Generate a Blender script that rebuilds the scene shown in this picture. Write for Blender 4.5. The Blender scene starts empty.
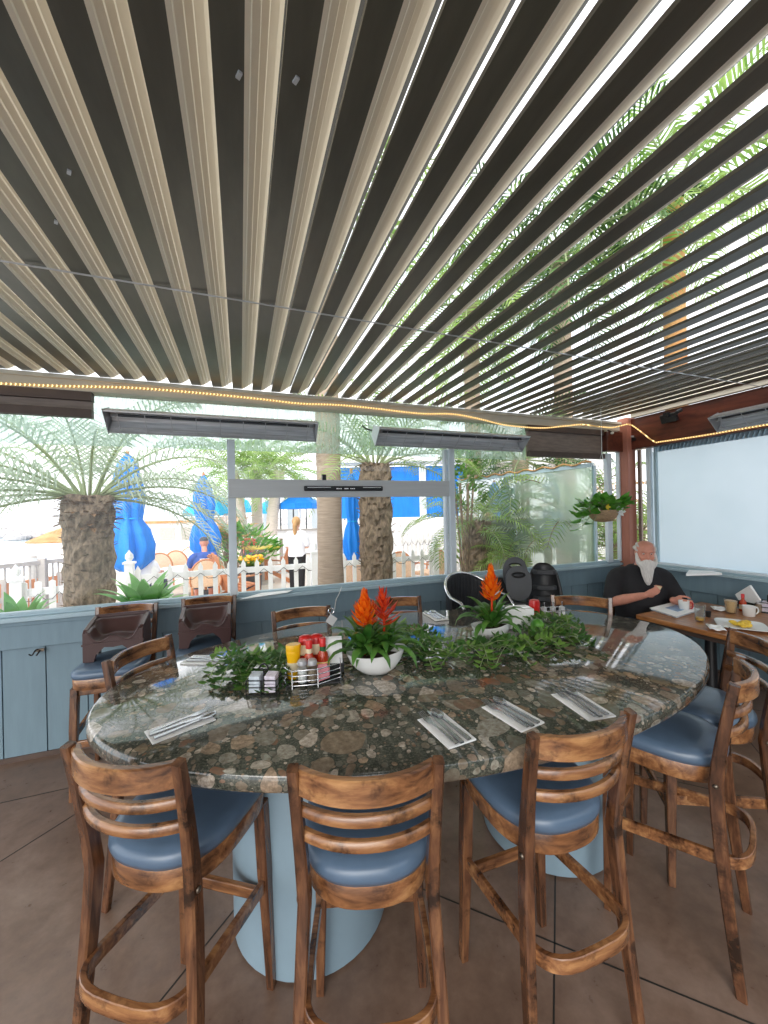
import bpy, math, random
from mathutils import Vector, Matrix, Euler
R = math.radians; PI = math.pi
V = Vector
rnd = random.Random(7)
sc = bpy.context.scene
col = sc.collection

# ------------------------------------------------------------------ camera model (room axes: X along the window wall, Y towards it)
CAMZ = 1.72; FPX = 384.0; YAW = .3573; ROLL = .0211
fw = V((math.sin(YAW), math.cos(YAW), 0)); rt = V((math.cos(YAW), -math.sin(YAW), 0)); up = V((0, 0, 1))
cr, sr = math.cos(ROLL), math.sin(ROLL)
def ray(x, y):
    du, dv = x-384, y-512
    return fw*FPX + rt*(du*cr-dv*sr) - up*(du*sr+dv*cr)
def at(x, y, Y=None, Z=None, X=None, D=None):
    w = ray(x, y)
    if Y is not None: t = Y/w.y
    elif X is not None: t = X/w.x
    elif Z is not None: t = (Z-CAMZ)/w.z
    else: t = D/FPX
    return w*t + V((0, 0, CAMZ))
cam = bpy.data.cameras.new('camera'); co = bpy.data.objects.new('camera', cam); col.objects.link(co)
cam.sensor_fit = 'HORIZONTAL'; cam.sensor_width = 36; cam.lens = 18; cam.clip_start = .02; cam.clip_end = 500
cx_ = rt*cr - up*sr; cy_ = rt*sr + up*cr; cz_ = -fw
co.matrix_world = Matrix(((cx_.x, cy_.x, cz_.x, 0), (cx_.y, cy_.y, cz_.y, 0), (cx_.z, cy_.z, cz_.z, CAMZ), (0, 0, 0, 1)))
sc.camera = co

# ------------------------------------------------------------------ materials
def C(r, g, b):
    def l(c):
        c /= 255
        return c/12.92 if c <= .04045 else ((c+.055)/1.055)**2.4
    return (l(r), l(g), l(b), 1)
class NT:
    def __init__(s, m): s.t = m.node_tree; s.n = s.t.nodes; s.l = s.t.links
    def new(s, ty, **kw):
        n = s.n.new(ty)
        for k, v in kw.items():
            if k.startswith('i_'):
                key = k[2:]
                key = int(key) if key.isdigit() else key.replace('_', ' ')
                if isinstance(v, bpy.types.NodeSocket): s.l.new(v, n.inputs[key])
                else: n.inputs[key].default_value = v
            else: setattr(n, k, v)
        return n
    def coord(s, scale=(1, 1, 1), out='Object'):
        tc = s.new('ShaderNodeTexCoord')
        mp = s.new('ShaderNodeMapping', i_Vector=tc.outputs[out]); mp.inputs['Scale'].default_value = scale
        return mp.outputs[0]
    def noise(s, vec, scale, detail=3, rough=.55, dist=0):
        n = s.new('ShaderNodeTexNoise', i_Vector=vec, i_Scale=scale, i_Detail=detail, i_Roughness=rough, i_Distortion=dist)
        return n.outputs['Fac']
    def ramp(s, fac, stops, interp='LINEAR'):
        n = s.new('ShaderNodeValToRGB', i_0=fac); r = n.color_ramp; r.interpolation = interp
        while len(r.elements) < len(stops): r.elements.new(.5)
        for e, (p, c) in zip(r.elements, stops): e.position = p; e.color = c if len(c) == 4 else (*c, 1)
        return n.outputs[0]
    def mix(s, f, a, b, mode='MIX'):
        n = s.new('ShaderNodeMix', data_type='RGBA', blend_type=mode)
        for i, v in ((0, f), (6, a), (7, b)):
            if isinstance(v, bpy.types.NodeSocket): s.l.new(v, n.inputs[i])
            else: n.inputs[i].default_value = v
        return n.outputs[2]
    def math(s, op, a, b=0.0, c=None):
        n = s.new('ShaderNodeMath', operation=op)
        for i, v in ((0, a), (1, b), (2, c)):
            if v is None: continue
            if isinstance(v, bpy.types.NodeSocket): s.l.new(v, n.inputs[i])
            else: n.inputs[i].default_value = v
        return n.outputs[0]
    def bump(s, h, strength=.2, dist=.01):
        return s.new('ShaderNodeBump', i_Height=h, i_Strength=strength, i_Distance=dist).outputs[0]
def new_mat(name):
    m = bpy.data.materials.new(name); m.use_nodes = True; t = NT(m); t.n.clear()
    o = t.new('ShaderNodeOutputMaterial'); return m, t, o
def bsdf(t, o, **kw):
    p = t.new('ShaderNodeBsdfPrincipled', **kw); t.l.new(p.outputs[0], o.inputs[0]); return p
def mul(c, k): return (c[0]*k, c[1]*k, c[2]*k, 1)
def pm(name, c, rough=.5, metal=0., var=.18, scale=9, bump=0., stretch=(1, 1, 1), coat=0., spec=.5, trans=0.):
    m, t, o = new_mat(name); vec = t.coord(stretch)
    f = t.noise(vec, scale, 4)
    cc = t.ramp(f, [(.3, mul(c, 1-var)), (.7, mul(c, 1+var))])
    p = bsdf(t, o, i_Base_Color=cc, i_Roughness=rough, i_Metallic=metal)
    p.inputs['Specular IOR Level'].default_value = spec
    p.inputs['Coat Weight'].default_value = coat; p.inputs['Coat Roughness'].default_value = .15
    if trans: p.inputs['Transmission Weight'].default_value = trans
    if bump: t.l.new(t.bump(t.noise(vec, scale*3, 3), bump), p.inputs['Normal'])
    return m
def leafmat(name, c1, c2, rough=.45, scale=6, tl=.35):
    m, t, o = new_mat(name); vec = t.coord()
    cc = t.ramp(t.noise(vec, scale, 3), [(.3, c1), (.7, c2)])
    p = t.new('ShaderNodeBsdfPrincipled', i_Base_Color=cc, i_Roughness=rough)
    tr = t.new('ShaderNodeBsdfTranslucent', i_Color=cc)
    mx = t.new('ShaderNodeMixShader', i_0=tl, i_1=p.outputs[0], i_2=tr.outputs[0]); t.l.new(mx.outputs[0], o.inputs[0])
    return m
def woodmat(name, base, dark, light, rough=.35, axis=2, scale=5, wear=.5, coat=.3):
    m, t, o = new_mat(name); st = [6, 6, 6]; st[axis] = .9
    vec = t.coord(tuple(st)); v1 = t.coord()
    g = t.noise(vec, scale, 5, .6, .4)
    cc = t.ramp(g, [(.28, dark), (.5, base), (.75, light)])
    w = t.noise(v1, 7, 5, .65)
    cc = t.mix(t.ramp(w, [(.54, (0, 0, 0, 1)), (.66, (wear, wear, wear, 1))]), cc, mul(dark, .55))
    p = bsdf(t, o, i_Base_Color=cc, i_Roughness=rough); p.inputs['Coat Weight'].default_value = coat; p.inputs['Coat Roughness'].default_value = .2
    t.l.new(t.bump(g, .15, .004), p.inputs['Normal'])
    return m
def glassmat(name, tint=(1, 1, 1, 1), haze=0., hz=(1, 1, 1, 1), refl=1., rough=0.0):
    m, t, o = new_mat(name)
    tr = t.new('ShaderNodeBsdfTransparent', i_Color=tint); gl = t.new('ShaderNodeBsdfGlossy', i_Roughness=rough)
    fr = t.new('ShaderNodeFresnel', i_IOR=1.45); f = t.math('MULTIPLY', fr.outputs[0], refl)
    mx = t.new('ShaderNodeMixShader', i_0=f, i_1=tr.outputs[0], i_2=gl.outputs[0])
    if haze:
        tl = t.new('ShaderNodeBsdfTranslucent', i_Color=hz)
        mx = t.new('ShaderNodeMixShader', i_0=haze, i_1=mx.outputs[0], i_2=tl.outputs[0])
    t.l.new(mx.outputs[0], o.inputs[0]); return m
M = {}
M['wood'] = woodmat('stool_wood', C(96, 62, 42), C(46, 30, 21), C(144, 100, 66), .26, wear=.95, coat=.4)
M['woodx'] = woodmat('stool_wood_cross', C(138, 92, 58), C(70, 43, 28), C(190, 140, 92), .26, axis=0, wear=.95, coat=.4)
M['tablewood'] = woodmat('dining_table_wood', C(166, 108, 58), C(120, 70, 34), C(190, 132, 78), axis=1, wear=.2)
M['seat'] = pm('blue_vinyl', C(86, 106, 128), .33, var=.08, scale=14, bump=.05, coat=.15)
M['brass'] = pm('bolt_metal', C(120, 110, 98), .4, .9)
M['wall'] = pm('slate_blue_paint', C(118, 141, 153), .5, var=.06, scale=3, bump=.08, stretch=(8, 8, 1))
M['sill'] = pm('pale_blue_paint', C(166, 188, 198), .42, var=.05, scale=5)
M['mullion'] = pm('pale_grey_blue_paint', C(214, 222, 228), .45, var=.05, scale=6)
M['pedestal'] = pm('pedestal_paint', C(132, 154, 167), .45, var=.06, scale=4)
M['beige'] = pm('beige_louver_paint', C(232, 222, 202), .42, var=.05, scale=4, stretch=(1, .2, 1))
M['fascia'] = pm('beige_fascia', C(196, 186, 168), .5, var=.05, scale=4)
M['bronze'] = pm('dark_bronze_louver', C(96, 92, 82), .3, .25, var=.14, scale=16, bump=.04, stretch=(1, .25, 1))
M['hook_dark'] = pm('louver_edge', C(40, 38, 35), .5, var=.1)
M['beam'] = woodmat('dark_brown_beam', C(92, 44, 30), C(62, 28, 20), C(112, 58, 40), axis=1, scale=3, wear=.2, coat=.1)
M['post'] = pm('red_brown_post', C(176, 112, 92), .5, var=.1, scale=5, stretch=(5, 5, .6))
M['header'] = pm('weathered_header', C(136, 120, 110), .7, var=.2, scale=7, bump=.2, stretch=(1, 4, 6))
M['header_dark'] = pm('dark_header', C(86, 70, 62), .6, var=.15)
M['steel'] = pm('brushed_steel', C(204, 204, 206), .38, .45, var=.06)
M['reflector'] = pm('reflector_aluminium', C(226, 226, 228), .4, .25, var=.22, scale=7, stretch=(.4, 6, 6))
M['chrome'] = pm('chrome_wire', C(215, 215, 218), .15, 1., var=.03)
M['cutlery'] = pm('cutlery_steel', C(178, 180, 184), .24, .9, var=.04)
M['aluminium'] = pm('grey_board', C(196, 196, 196), .5, .1, var=.05, stretch=(.3, 1, 4))
M['black'] = pm('black_plastic', C(26, 26, 28), .4, var=.1)
M['blackgrey'] = pm('charcoal_plastic', C(64, 66, 70), .5, var=.1)
M['weave'] = pm('black_wicker', C(30, 32, 36), .5, var=.3, scale=40, bump=.3)
M['brownplastic'] = pm('brown_plastic', C(70, 46, 44), .34, var=.08, scale=6)
M['white'] = pm('white_ceramic', C(238, 238, 236), .22, var=.02)
M['paper'] = pm('white_paper', C(250, 250, 250), .75, var=.02)
M['printed'] = pm('printed_paper', C(205, 214, 222), .6, var=.25, scale=30)
M['soil'] = pm('dark_soil', C(58, 42, 32), .9, var=.35, scale=60, bump=.5)
M['mustard'] = pm('mustard_yellow', C(240, 182, 14), .35, var=.03)
M['ketchup'] = pm('ketchup_red', C(196, 30, 26), .3, var=.06)
M['sauce'] = pm('hot_sauce', C(186, 62, 28), .2, var=.1)
M['capred'] = pm('red_cap', C(214, 40, 40), .4, var=.03)
M['labelgreen'] = pm('green_neck_label', C(40, 92, 50), .5, var=.1)
M['labeltan'] = pm('tan_label', C(226, 210, 176), .6, var=.12, scale=40)
M['salt'] = pm('salt_white', C(232, 232, 230), .5, var=.05, scale=60)
M['pepper'] = pm('pepper_grey', C(140, 124, 104), .7, var=.45, scale=180)
M['pinkpack'] = pm('pink_packet', C(236, 150, 160), .55, var=.06)
M['yellowpack'] = pm('yellow_packet', C(238, 208, 92), .55, var=.06)
M['jam'] = pm('jam_packets', C(222, 214, 226), .4, var=.25, scale=50)
M['blackwire'] = pm('black_wire', C(22, 22, 24), .4, .4)
M['leaf_dark'] = leafmat('bromeliad_leaf', C(44, 92, 34), C(104, 152, 66), .32, 12, tl=.2)
M['leaf_vine'] = leafmat('garland_leaf', C(60, 112, 40), C(140, 178, 82), .5, 9, .3)
M['leaf_vine2'] = leafmat('garland_leaf_dark', C(44, 90, 36), C(92, 138, 62), .5, 9, .3)
M['bract'] = leafmat('orange_bract', C(236, 70, 22), C(254, 156, 34), .35, 26, .35)
M['bract_red'] = leafmat('red_bract', C(196, 34, 26), C(240, 92, 40), .35, 22, .25)
M['leaf_big'] = leafmat('pothos_leaf', C(56, 128, 44), C(126, 188, 72), .35, 12, .3)
M['petal_white'] = leafmat('white_petal', C(240, 240, 236), C(250, 250, 248), .6, 8, .3)
M['petal_yellow'] = leafmat('yellow_petal', C(244, 214, 60), C(250, 228, 90), .6, 8, .3)
M['coir'] = pm('woven_coir', C(176, 146, 112), .85, var=.3, scale=40, bump=.5, stretch=(1, 1, 4))
M['palm'] = leafmat('palm_leaflet', C(96, 138, 56), C(176, 200, 116), .45, 3, .4)
M['palm_grey'] = leafmat('silvery_palm_leaflet', C(150, 168, 140), C(206, 216, 196), .45, 3, .4)
M['palm_dark'] = leafmat('dark_palm_leaflet', C(40, 74, 36), C(98, 130, 70), .45, 3, .3)
M['palm_dry'] = leafmat('dry_frond', C(190, 128, 70), C(214, 176, 120), .7, 3, .3)
M['rachis'] = pm('frond_stem', C(150, 162, 120), .6, var=.15)
M['agave'] = leafmat('agave_leaf', C(92, 158, 84), C(150, 200, 122), .5, 3, .25)
M['trunk_rough'] = pm('fibrous_trunk', C(136, 118, 98), .9, var=.55, scale=26, bump=.7, stretch=(1, 1, .5))
M['fibre'] = pm('brown_fibre', C(128, 100, 72), .95, var=.4, scale=20, bump=.5)
M['trunk_smooth'] = pm('ringed_trunk', C(172, 152, 134), .85, var=.2, scale=9, bump=.3, stretch=(.6, .6, 7))
M['trunk_grey'] = pm('grey_trunk', C(196, 184, 172), .85, var=.2, scale=9, bump=.3, stretch=(.6, .6, 7))
M['blue'] = pm('bright_blue_canvas', C(10, 128, 226), .65, var=.12, scale=5, stretch=(3, 3, .6))
M['cyan'] = pm('cyan_canvas', C(22, 172, 226), .65, var=.08, scale=4)
M['whitefence'] = pm('white_fence_paint', C(246, 246, 246), .5, var=.02)
M['clap'] = pm('white_clapboard', C(236, 234, 236), .6, var=.03, stretch=(1, 1, 14), scale=4)
M['ground'] = pm('pale_paving', C(214, 204, 192), .8, var=.1, scale=2)
M['rail'] = pm('weathered_rail', C(172, 164, 158), .7, var=.12)
M['tan'] = pm('tan_wicker', C(232, 198, 166), .7, var=.14, scale=50)
M['orangewood'] = pm('orange_cedar', C(198, 132, 92), .6, var=.15, scale=8)
M['rock'] = pm('jetty_rock', C(176, 170, 168), .9, var=.3, scale=2, bump=.5)
M['water'] = pm('harbour_water', C(186, 204, 214), .12, var=.06, scale=1.5, bump=.15)
M['skin'] = pm('skin', C(214, 146, 124), .5, var=.08, scale=22)
M['skin_pale'] = pm('skin_light', C(226, 176, 150), .5, var=.06, scale=22)
M['beard'] = pm('white_beard', C(232, 228, 224), .8, var=.14, scale=40, bump=.6, stretch=(4, 4, .6))
M['hair_grey'] = pm('short_grey_hair', C(214, 208, 204), .8, var=.15, scale=50, bump=.4)
M['hair_blonde'] = pm('blonde_hair', C(188, 146, 98), .7, var=.2, scale=30, stretch=(4, 4, .6))
M['blackcloth'] = pm('black_cotton', C(34, 33, 37), .85, var=.15, scale=12, bump=.15)
M['jeans'] = pm('dark_denim', C(58, 72, 92), .85, var=.15, scale=20)
M['bluecloth'] = pm('blue_cotton', C(52, 84, 160), .8, var=.1)
M['whitecloth'] = pm('white_cotton', C(240, 240, 244), .8, var=.03)
M['cap'] = pm('dark_cap', C(74, 76, 84), .8, var=.1)
M['redink'] = pm('red_glaze', C(196, 44, 48), .3, var=.05)
M['egg'] = pm('yellow_egg', C(240, 200, 70), .6, var=.2, scale=40, bump=.5)
M['juice'] = pm('orange_drink', C(236, 186, 92), .2, var=.05)
M['sauceglass'] = pm('beige_sauce', C(230, 190, 140), .3, var=.1)
M['eye'] = pm('eye_dark', C(40, 30, 28), .3, var=.05)
M['glass'] = glassmat('window_glass')
M['glass_etched'] = glassmat('outdoor_glass', C(232, 244, 238), .48, C(206, 224, 216))
M['tumbler'] = glassmat('tumbler_glass', C(250, 252, 252), .10, C(235, 240, 242), .3)
M['vinylclear'] = None
def special():
    # granite: rounded stones of three sizes set in dark green-black matrix
    m, t, o = new_mat('pebble_granite'); v = t.coord()
    wob = t.new('ShaderNodeTexNoise', i_Vector=v, i_Scale=5.0, i_Detail=2.0)
    vv = t.new('ShaderNodeVectorMath', operation='SCALE', i_0=wob.outputs['Color'], i_Scale=.10)
    vd = t.new('ShaderNodeVectorMath', operation='ADD', i_0=v, i_1=vv.outputs[0]).outputs[0]
    base = t.ramp(t.noise(v, 26, 6, .7), [(.3, C(44, 47, 43)), (.55, C(72, 75, 68)), (.8, C(116, 116, 102))])
    base = t.mix(.55, base, t.ramp(t.noise(v, 130, 4, .75), [(.35, C(36, 40, 36)), (.5, C(74, 78, 68)), (.68, C(140, 138, 122))]))
    pal = [(0, C(156, 132, 106)), (.14, C(112, 118, 110)), (.28, C(184, 158, 132)), (.42, C(88, 94, 86)), (.55, C(176, 172, 158)), (.68, C(128, 92, 70)), (.8, C(136, 140, 128)), (.9, C(206, 194, 178))]
    mott = t.noise(v, 60, 5, .7)
    res = base; spec = None
    for sca, st, rlo, rhi, off in ((58, (1, 1, 1), -.02, .42, 5.3), (29, (1, .85, 1), .12, .52, 3.1), (13.5, (1, .8, 1), .18, .58, 1.7), (7.6, (.8, 1, 1), -.02, .48, .4)):
        mp = t.new('ShaderNodeMapping', i_Vector=vd); mp.inputs['Scale'].default_value = st; mp.inputs['Location'].default_value = (off, off*.7, off*.3)
        vo = t.new('ShaderNodeTexVoronoi', i_Vector=mp.outputs[0], i_Scale=float(sca)); vo.inputs['Randomness'].default_value = .9
        sep = t.new('ShaderNodeSeparateColor', i_0=vo.outputs['Color'])
        rad = t.math('MULTIPLY_ADD', sep.outputs[0], rhi-rlo, rlo)
        d = t.math('SUBTRACT', rad, vo.outputs['Distance'])
        mask = t.ramp(t.math('MULTIPLY_ADD', d, 12.0, .5), [(.42, (0, 0, 0, 1)), (.58, (1, 1, 1, 1))])
        rim = t.ramp(t.math('MULTIPLY_ADD', d, 8.0, .5), [(.35, (1, 1, 1, 1)), (.5, (.45, .45, .45, 1)), (.75, (1, 1, 1, 1))])
        cc = t.ramp(sep.outputs[1], pal)
        cc = t.mix(t.ramp(mott, [(.35, (0, 0, 0, 1)), (.62, (.75, .75, .75, 1))]), cc, mul(C(112, 98, 82), .75))
        res = t.mix(mask, t.mix(.6, res, rim, 'MULTIPLY'), cc)
    p = bsdf(t, o, i_Base_Color=res, i_Roughness=.07); p.inputs['Coat Weight'].default_value = .5; p.inputs['Coat Roughness'].default_value = .04
    M['granite'] = m
    # stained concrete floor
    m, t, o = new_mat('stained_concrete'); v = t.coord()
    f = t.noise(v, 1.6, 6, .65, .3); f2 = t.noise(v, 14, 5, .7)
    cc = t.ramp(f, [(.3, C(92, 72, 59)), (.5, C(120, 96, 81)), (.7, C(156, 134, 120))])
    cc = t.mix(.35, cc, t.ramp(f2, [(.35, C(92, 70, 58)), (.7, C(140, 116, 100))]))
    p = bsdf(t, o, i_Base_Color=cc, i_Roughness=t.ramp(f2, [(.3, (.26, .26, .26, 1)), (.7, (.42, .42, .42, 1))]))
    t.l.new(t.bump(f2, .06), p.inputs['Normal']); M['floor'] = m
    # rain-streaked clear vinyl
    m, t, o = new_mat('rainy_vinyl'); v = t.coord((1, 1, .16)); v2 = t.coord((1, 1, .6))
    st = t.noise(v, 48, 4, .7); dr = t.noise(v2, 90, 2, .5)
    f = t.math('ADD', t.ramp(st, [(.4, (.38, .38, .38, 1)), (.68, (.74, .74, .74, 1))]), t.ramp(dr, [(.62, (0, 0, 0, 1)), (.68, (.25, .25, .25, 1))]))
    tr = t.new('ShaderNodeBsdfTransparent', i_Color=C(238, 248, 242)); tl = t.new('ShaderNodeBsdfTranslucent', i_Color=C(158, 182, 170))
    gl = t.new('ShaderNodeBsdfGlossy', i_Roughness=.08); t.l.new(t.bump(dr, .5), gl.inputs['Normal'])
    mx = t.new('ShaderNodeMixShader', i_0=f, i_1=tr.outputs[0], i_2=tl.outputs[0]); m2 = t.new('ShaderNodeMixShader', i_0=.08, i_1=mx.outputs[0], i_2=gl.outputs[0])
    t.l.new(m2.outputs[0], o.inputs[0]); M['vinyl'] = m
    # frosted panel
    m, t, o = new_mat('frosted_panel'); v = t.coord()
    cc = t.ramp(t.noise(v, 1.2, 3), [(.3, C(172, 188, 198)), (.7, C(182, 196, 206))])
    tl = t.new('ShaderNodeBsdfTranslucent', i_Color=cc); df = t.new('ShaderNodeBsdfDiffuse', i_Color=cc); gl = t.new('ShaderNodeBsdfGlossy', i_Roughness=.25)
    mx = t.new('ShaderNodeMixShader', i_0=.2, i_1=tl.outputs[0], i_2=df.outputs[0]); m2 = t.new('ShaderNodeMixShader', i_0=.05, i_1=mx.outputs[0], i_2=gl.outputs[0])
    t.l.new(m2.outputs[0], o.inputs[0]); M['frost'] = m
    # LED rope
    m, t, o = new_mat('led_rope'); v = t.coord()
    sx = t.new('ShaderNodeSeparateXYZ', i_0=v)
    s = t.math('SINE', t.math('MULTIPLY', t.math('ADD', sx.outputs[0], sx.outputs[1]), 2*PI/.026))
    e = t.math('MULTIPLY_ADD', t.math('POWER', t.math('MAXIMUM', s, 0.0), 3.0), 1.5, .12)
    p = bsdf(t, o, i_Base_Color=C(196, 148, 84), i_Roughness=.4); p.inputs['Emission Color'].default_value = C(255, 212, 140)
    t.l.new(e, p.inputs['Emission Strength']); M['led'] = m
special()

# ------------------------------------------------------------------ mesh builder
class MB:
    def __init__(s): s.v = []; s.f = []; s.mi = []
    def add(s, vs, fs, mi=0):
        o = len(s.v); s.v += [tuple(p) for p in vs]; s.f += [tuple(i+o for i in q) for q in fs]; s.mi += [mi]*len(fs); return s
    def box(s, c, d, rot=None, mi=0):
        c = V(c); hx, hy, hz = d[0]/2, d[1]/2, d[2]/2
        vs = [V((x, y, z)) for x in (-hx, hx) for y in (-hy, hy) for z in (-hz, hz)]
        if rot is not None:
            m = Euler(rot).to_matrix(); vs = [m @ p for p in vs]
        return s.add([p+c for p in vs], [(0, 1, 3, 2), (4, 6, 7, 5), (0, 4, 5, 1), (2, 3, 7, 6), (0, 2, 6, 4), (1, 5, 7, 3)], mi)
    def rings(s, rings, cap=True, closed=False, mi=0):
        n = len(rings[0]); vs = [p for r in rings for p in r]; fs = []
        m = len(rings)
        for i in range(m if closed else m-1):
            a, b = i*n, ((i+1) % m)*n
            for j in range(n): fs.append((a+j, a+(j+1) % n, b+(j+1) % n, b+j))
        if cap and not closed: fs += [tuple(range(n))[::-1], tuple((m-1)*n+j for j in range(n))]
        return s.add(vs, fs, mi)
    def frames(s, pts, hint=None, closed=False):
        pts = [V(p) for p in pts]; n = len(pts); T = []
        for i in range(n):
            if closed: d = pts[(i+1) % n]-pts[i-1]
            else: d = pts[min(i+1, n-1)]-pts[max(i-1, 0)]
            T.append(d.normalized() if d.length > 1e-9 else V((0, 0, 1)))
        out = []
        nrm = None
        for i in range(n):
            if hint is not None:
                h = V(hint); b = T[i].cross(h)
                if b.length < 1e-4: b = T[i].orthogonal()
                b.normalize(); nn = b.cross(T[i]).normalized()
            else:
                if nrm is None: nn = T[i].orthogonal().normalized()
                else:
                    nn = nrm - T[i]*nrm.dot(T[i]); nn = nn.normalized() if nn.length > 1e-6 else T[i].orthogonal().normalized()
                nrm = nn; b = T[i].cross(nn).normalized()
            out.append((pts[i], b, nn))
        return out
    def tube(s, pts, r, n=8, cap=True, closed=False, mi=0, hemi=False):
        fr = s.frames(pts, None, closed); rr = r if isinstance(r, (list, tuple)) else [r]*len(fr); rg = []
        for (p, b, nn), q in zip(fr, rr): rg.append([p+b*(q*math.cos(2*PI*k/n))+nn*(q*math.sin(2*PI*k/n)) for k in range(n)])
        if hemi:
            for end in (0, -1):
                p, b, nn = fr[end]; q = rr[end]; t = b.cross(nn)*(1 if end else -1)
                if (fr[end][0]-fr[1 if end == 0 else -2][0]).dot(t) < 0: t = -t
                ex = [[p+t*q*math.sin(a)+b*(q*math.cos(a)*math.cos(2*PI*k/n))+nn*(q*math.cos(a)*math.sin(2*PI*k/n)) for k in range(n)] for a in (.5, 1., 1.4)]
                rg = ex[::-1]+rg if end == 0 else rg+ex
        return s.rings(rg, cap, closed, mi)
    def sweep(s, pts, w, h, hint=(0, 0, 1), cap=True, closed=False, mi=0, rnd_=0.):
        # rectangular section: w along binormal, h along the hint side
        fr = s.frames(pts, hint, closed); n = len(fr); rg = []
        for i, (p, b, nn) in enumerate(fr):
            ww = (w[i] if isinstance(w, (list, tuple)) else w)/2; hh = (h[i] if isinstance(h, (list, tuple)) else h)/2
            if rnd_:
                c = min(ww, hh)*rnd_; q = [(-ww+c, -hh), (ww-c, -hh), (ww, -hh+c), (ww, hh-c), (ww-c, hh), (-ww+c, hh), (-ww, hh-c), (-ww, -hh+c)]
            else: q = [(-ww, -hh), (ww, -hh), (ww, hh), (-ww, hh)]
            rg.append([p+b*x+nn*y for x, y in q])
        return s.rings(rg, cap, closed, mi)
    def lathe(s, prof, n=24, c=(0, 0, 0), sx=1, sy=1, mi=0, cap=True):
        c = V(c)
        return s.rings([[c+V((r*sx*math.cos(2*PI*k/n), r*sy*math.sin(2*PI*k/n), z)) for k in range(n)] for r, z in prof], cap, False, mi)
    def prism(s, poly, z0, z1, mi=0):
        return s.rings([[V((x, y, z0)) for x, y in poly], [V((x, y, z1)) for x, y in poly]], True, False, mi)
    def loft(s, secs, n=20, mi=0):
        # secs: (centre, a vector, b vector)
        return s.rings([[V(c)+V(a)*math.cos(2*PI*k/n)+V(b)*math.sin(2*PI*k/n) for k in range(n)] for c, a, b in secs], True, False, mi)
    def ell(s, c, r, nu=16, nv=10, rot=None, mi=0):
        c = V(c); m = Euler(rot).to_matrix() if rot else Matrix.Identity(3); rg = []
        for i in range(1, nv):
            a = PI*i/nv
            rg.append([c+m @ V((r[0]*math.sin(a)*math.cos(2*PI*k/nu), r[1]*math.sin(a)*math.sin(2*PI*k/nu), -r[2]*math.cos(a))) for k in range(nu)])
        o = len(s.v); s.rings(rg, False, False, mi)
        b = len(s.v); s.v += [tuple(c+m @ V((0, 0, -r[2]))), tuple(c+m @ V((0, 0, r[2])))]
        for k in range(nu):
            s.f.append((b, o+(k+1) % nu, o+k)); q = o+(nv-2)*nu; s.f.append((b+1, q+k, q+(k+1) % nu)); s.mi += [mi, mi]
        return s
    def strip(s, pts, ws, side, fold=0., mi=0):
        # leaf blade along pts, width ws, 3 verts per row with a fold
        pts = [V(p) for p in pts]; vs = []; fs = []; n = len(pts)
        for i, p in enumerate(pts):
            t = (pts[min(i+1, n-1)]-pts[max(i-1, 0)]).normalized(); b = V(side)-t*V(side).dot(t)
            b = b.normalized() if b.length > 1e-5 else t.orthogonal().normalized()
            nn = b.cross(t); w = ws[i]/2
            vs += [p-b*w+nn*(fold*w), p, p+b*w+nn*(fold*w)]
        for i in range(n-1):
            a = 3*i; fs += [(a, a+1, a+4, a+3), (a+1, a+2, a+5, a+4)]
        return s.add(vs, fs, mi)
    def leaf(s, p, d, side, L, W, bend=.2, mi=0):
        p = V(p); d = V(d).normalized(); sd = V(side)-d*V(side).dot(d)
        sd = sd.normalized() if sd.length > 1e-5 else d.orthogonal().normalized()
        nn = sd.cross(d)
        vs = [p, p+d*L*.35-sd*W/2+nn*L*bend*.2, p+d*L*.4+nn*L*bend*.05, p+d*L*.35+sd*W/2+nn*L*bend*.2, p+d*L*.75-sd*W*.33-nn*L*bend*.1, p+d*L*.75+sd*W*.33-nn*L*bend*.1, p+d*L-nn*L*bend*.5]
        return s.add(vs, [(0, 1, 2), (0, 2, 3), (1, 4, 2), (2, 4, 6), (2, 6, 5), (2, 5, 3)], mi)
    def grid(s, f, nu, nv, mi=0):
        vs = [f(i/(nu-1), j/(nv-1)) for i in range(nu) for j in range(nv)]
        return s.add(vs, [(i*nv+j, i*nv+j+1, (i+1)*nv+j+1, (i+1)*nv+j) for i in range(nu-1) for j in range(nv-1)], mi)
    def build(s, name, mat, parent=None, smooth=None, bevel=0., solid=0., sub=0, remesh=0., label=None, kind=None):
        me = bpy.data.meshes.new(name); me.from_pydata(s.v, [], s.f)
        mats = mat if isinstance(mat, (list, tuple)) else [mat]
        for m in mats: me.materials.append(m)
        if len(mats) > 1: me.polygons.foreach_set('material_index', s.mi)
        me.validate(); me.update()
        o = bpy.data.objects.new(name, me); col.objects.link(o)
        if remesh:
            md = o.modifiers.new('r', 'REMESH'); md.mode = 'VOXEL'; md.voxel_size = remesh
            sm = o.modifiers.new('s', 'SMOOTH'); sm.factor = .5; sm.iterations = 4
            dg = bpy.context.evaluated_depsgraph_get(); me2 = bpy.data.meshes.new_from_object(o.evaluated_get(dg))
            o.modifiers.clear(); o.data = me2; bpy.data.meshes.remove(me); me = me2; me.name = name
            if not me.materials: me.materials.append(mats[0])
            smooth = 180
        if smooth is not None:
            me.polygons.foreach_set('use_smooth', [True]*len(me.polygons))
            if smooth < 179: me.set_sharp_from_angle(angle=R(smooth))
        if solid:
            md = o.modifiers.new('solid', 'SOLIDIFY'); md.thickness = solid; md.offset = 0
        if bevel:
            md = o.modifiers.new('bevel', 'BEVEL'); md.width = bevel; md.segments = 2; md.limit_method = 'ANGLE'; md.angle_limit = R(40)
        if sub:
            md = o.modifiers.new('sub', 'SUBSURF'); md.levels = sub; md.render_levels = sub
        if parent is not None: o.parent = parent
        if label: o['label'] = label
        if kind: o['kind'] = kind
        return o
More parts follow.
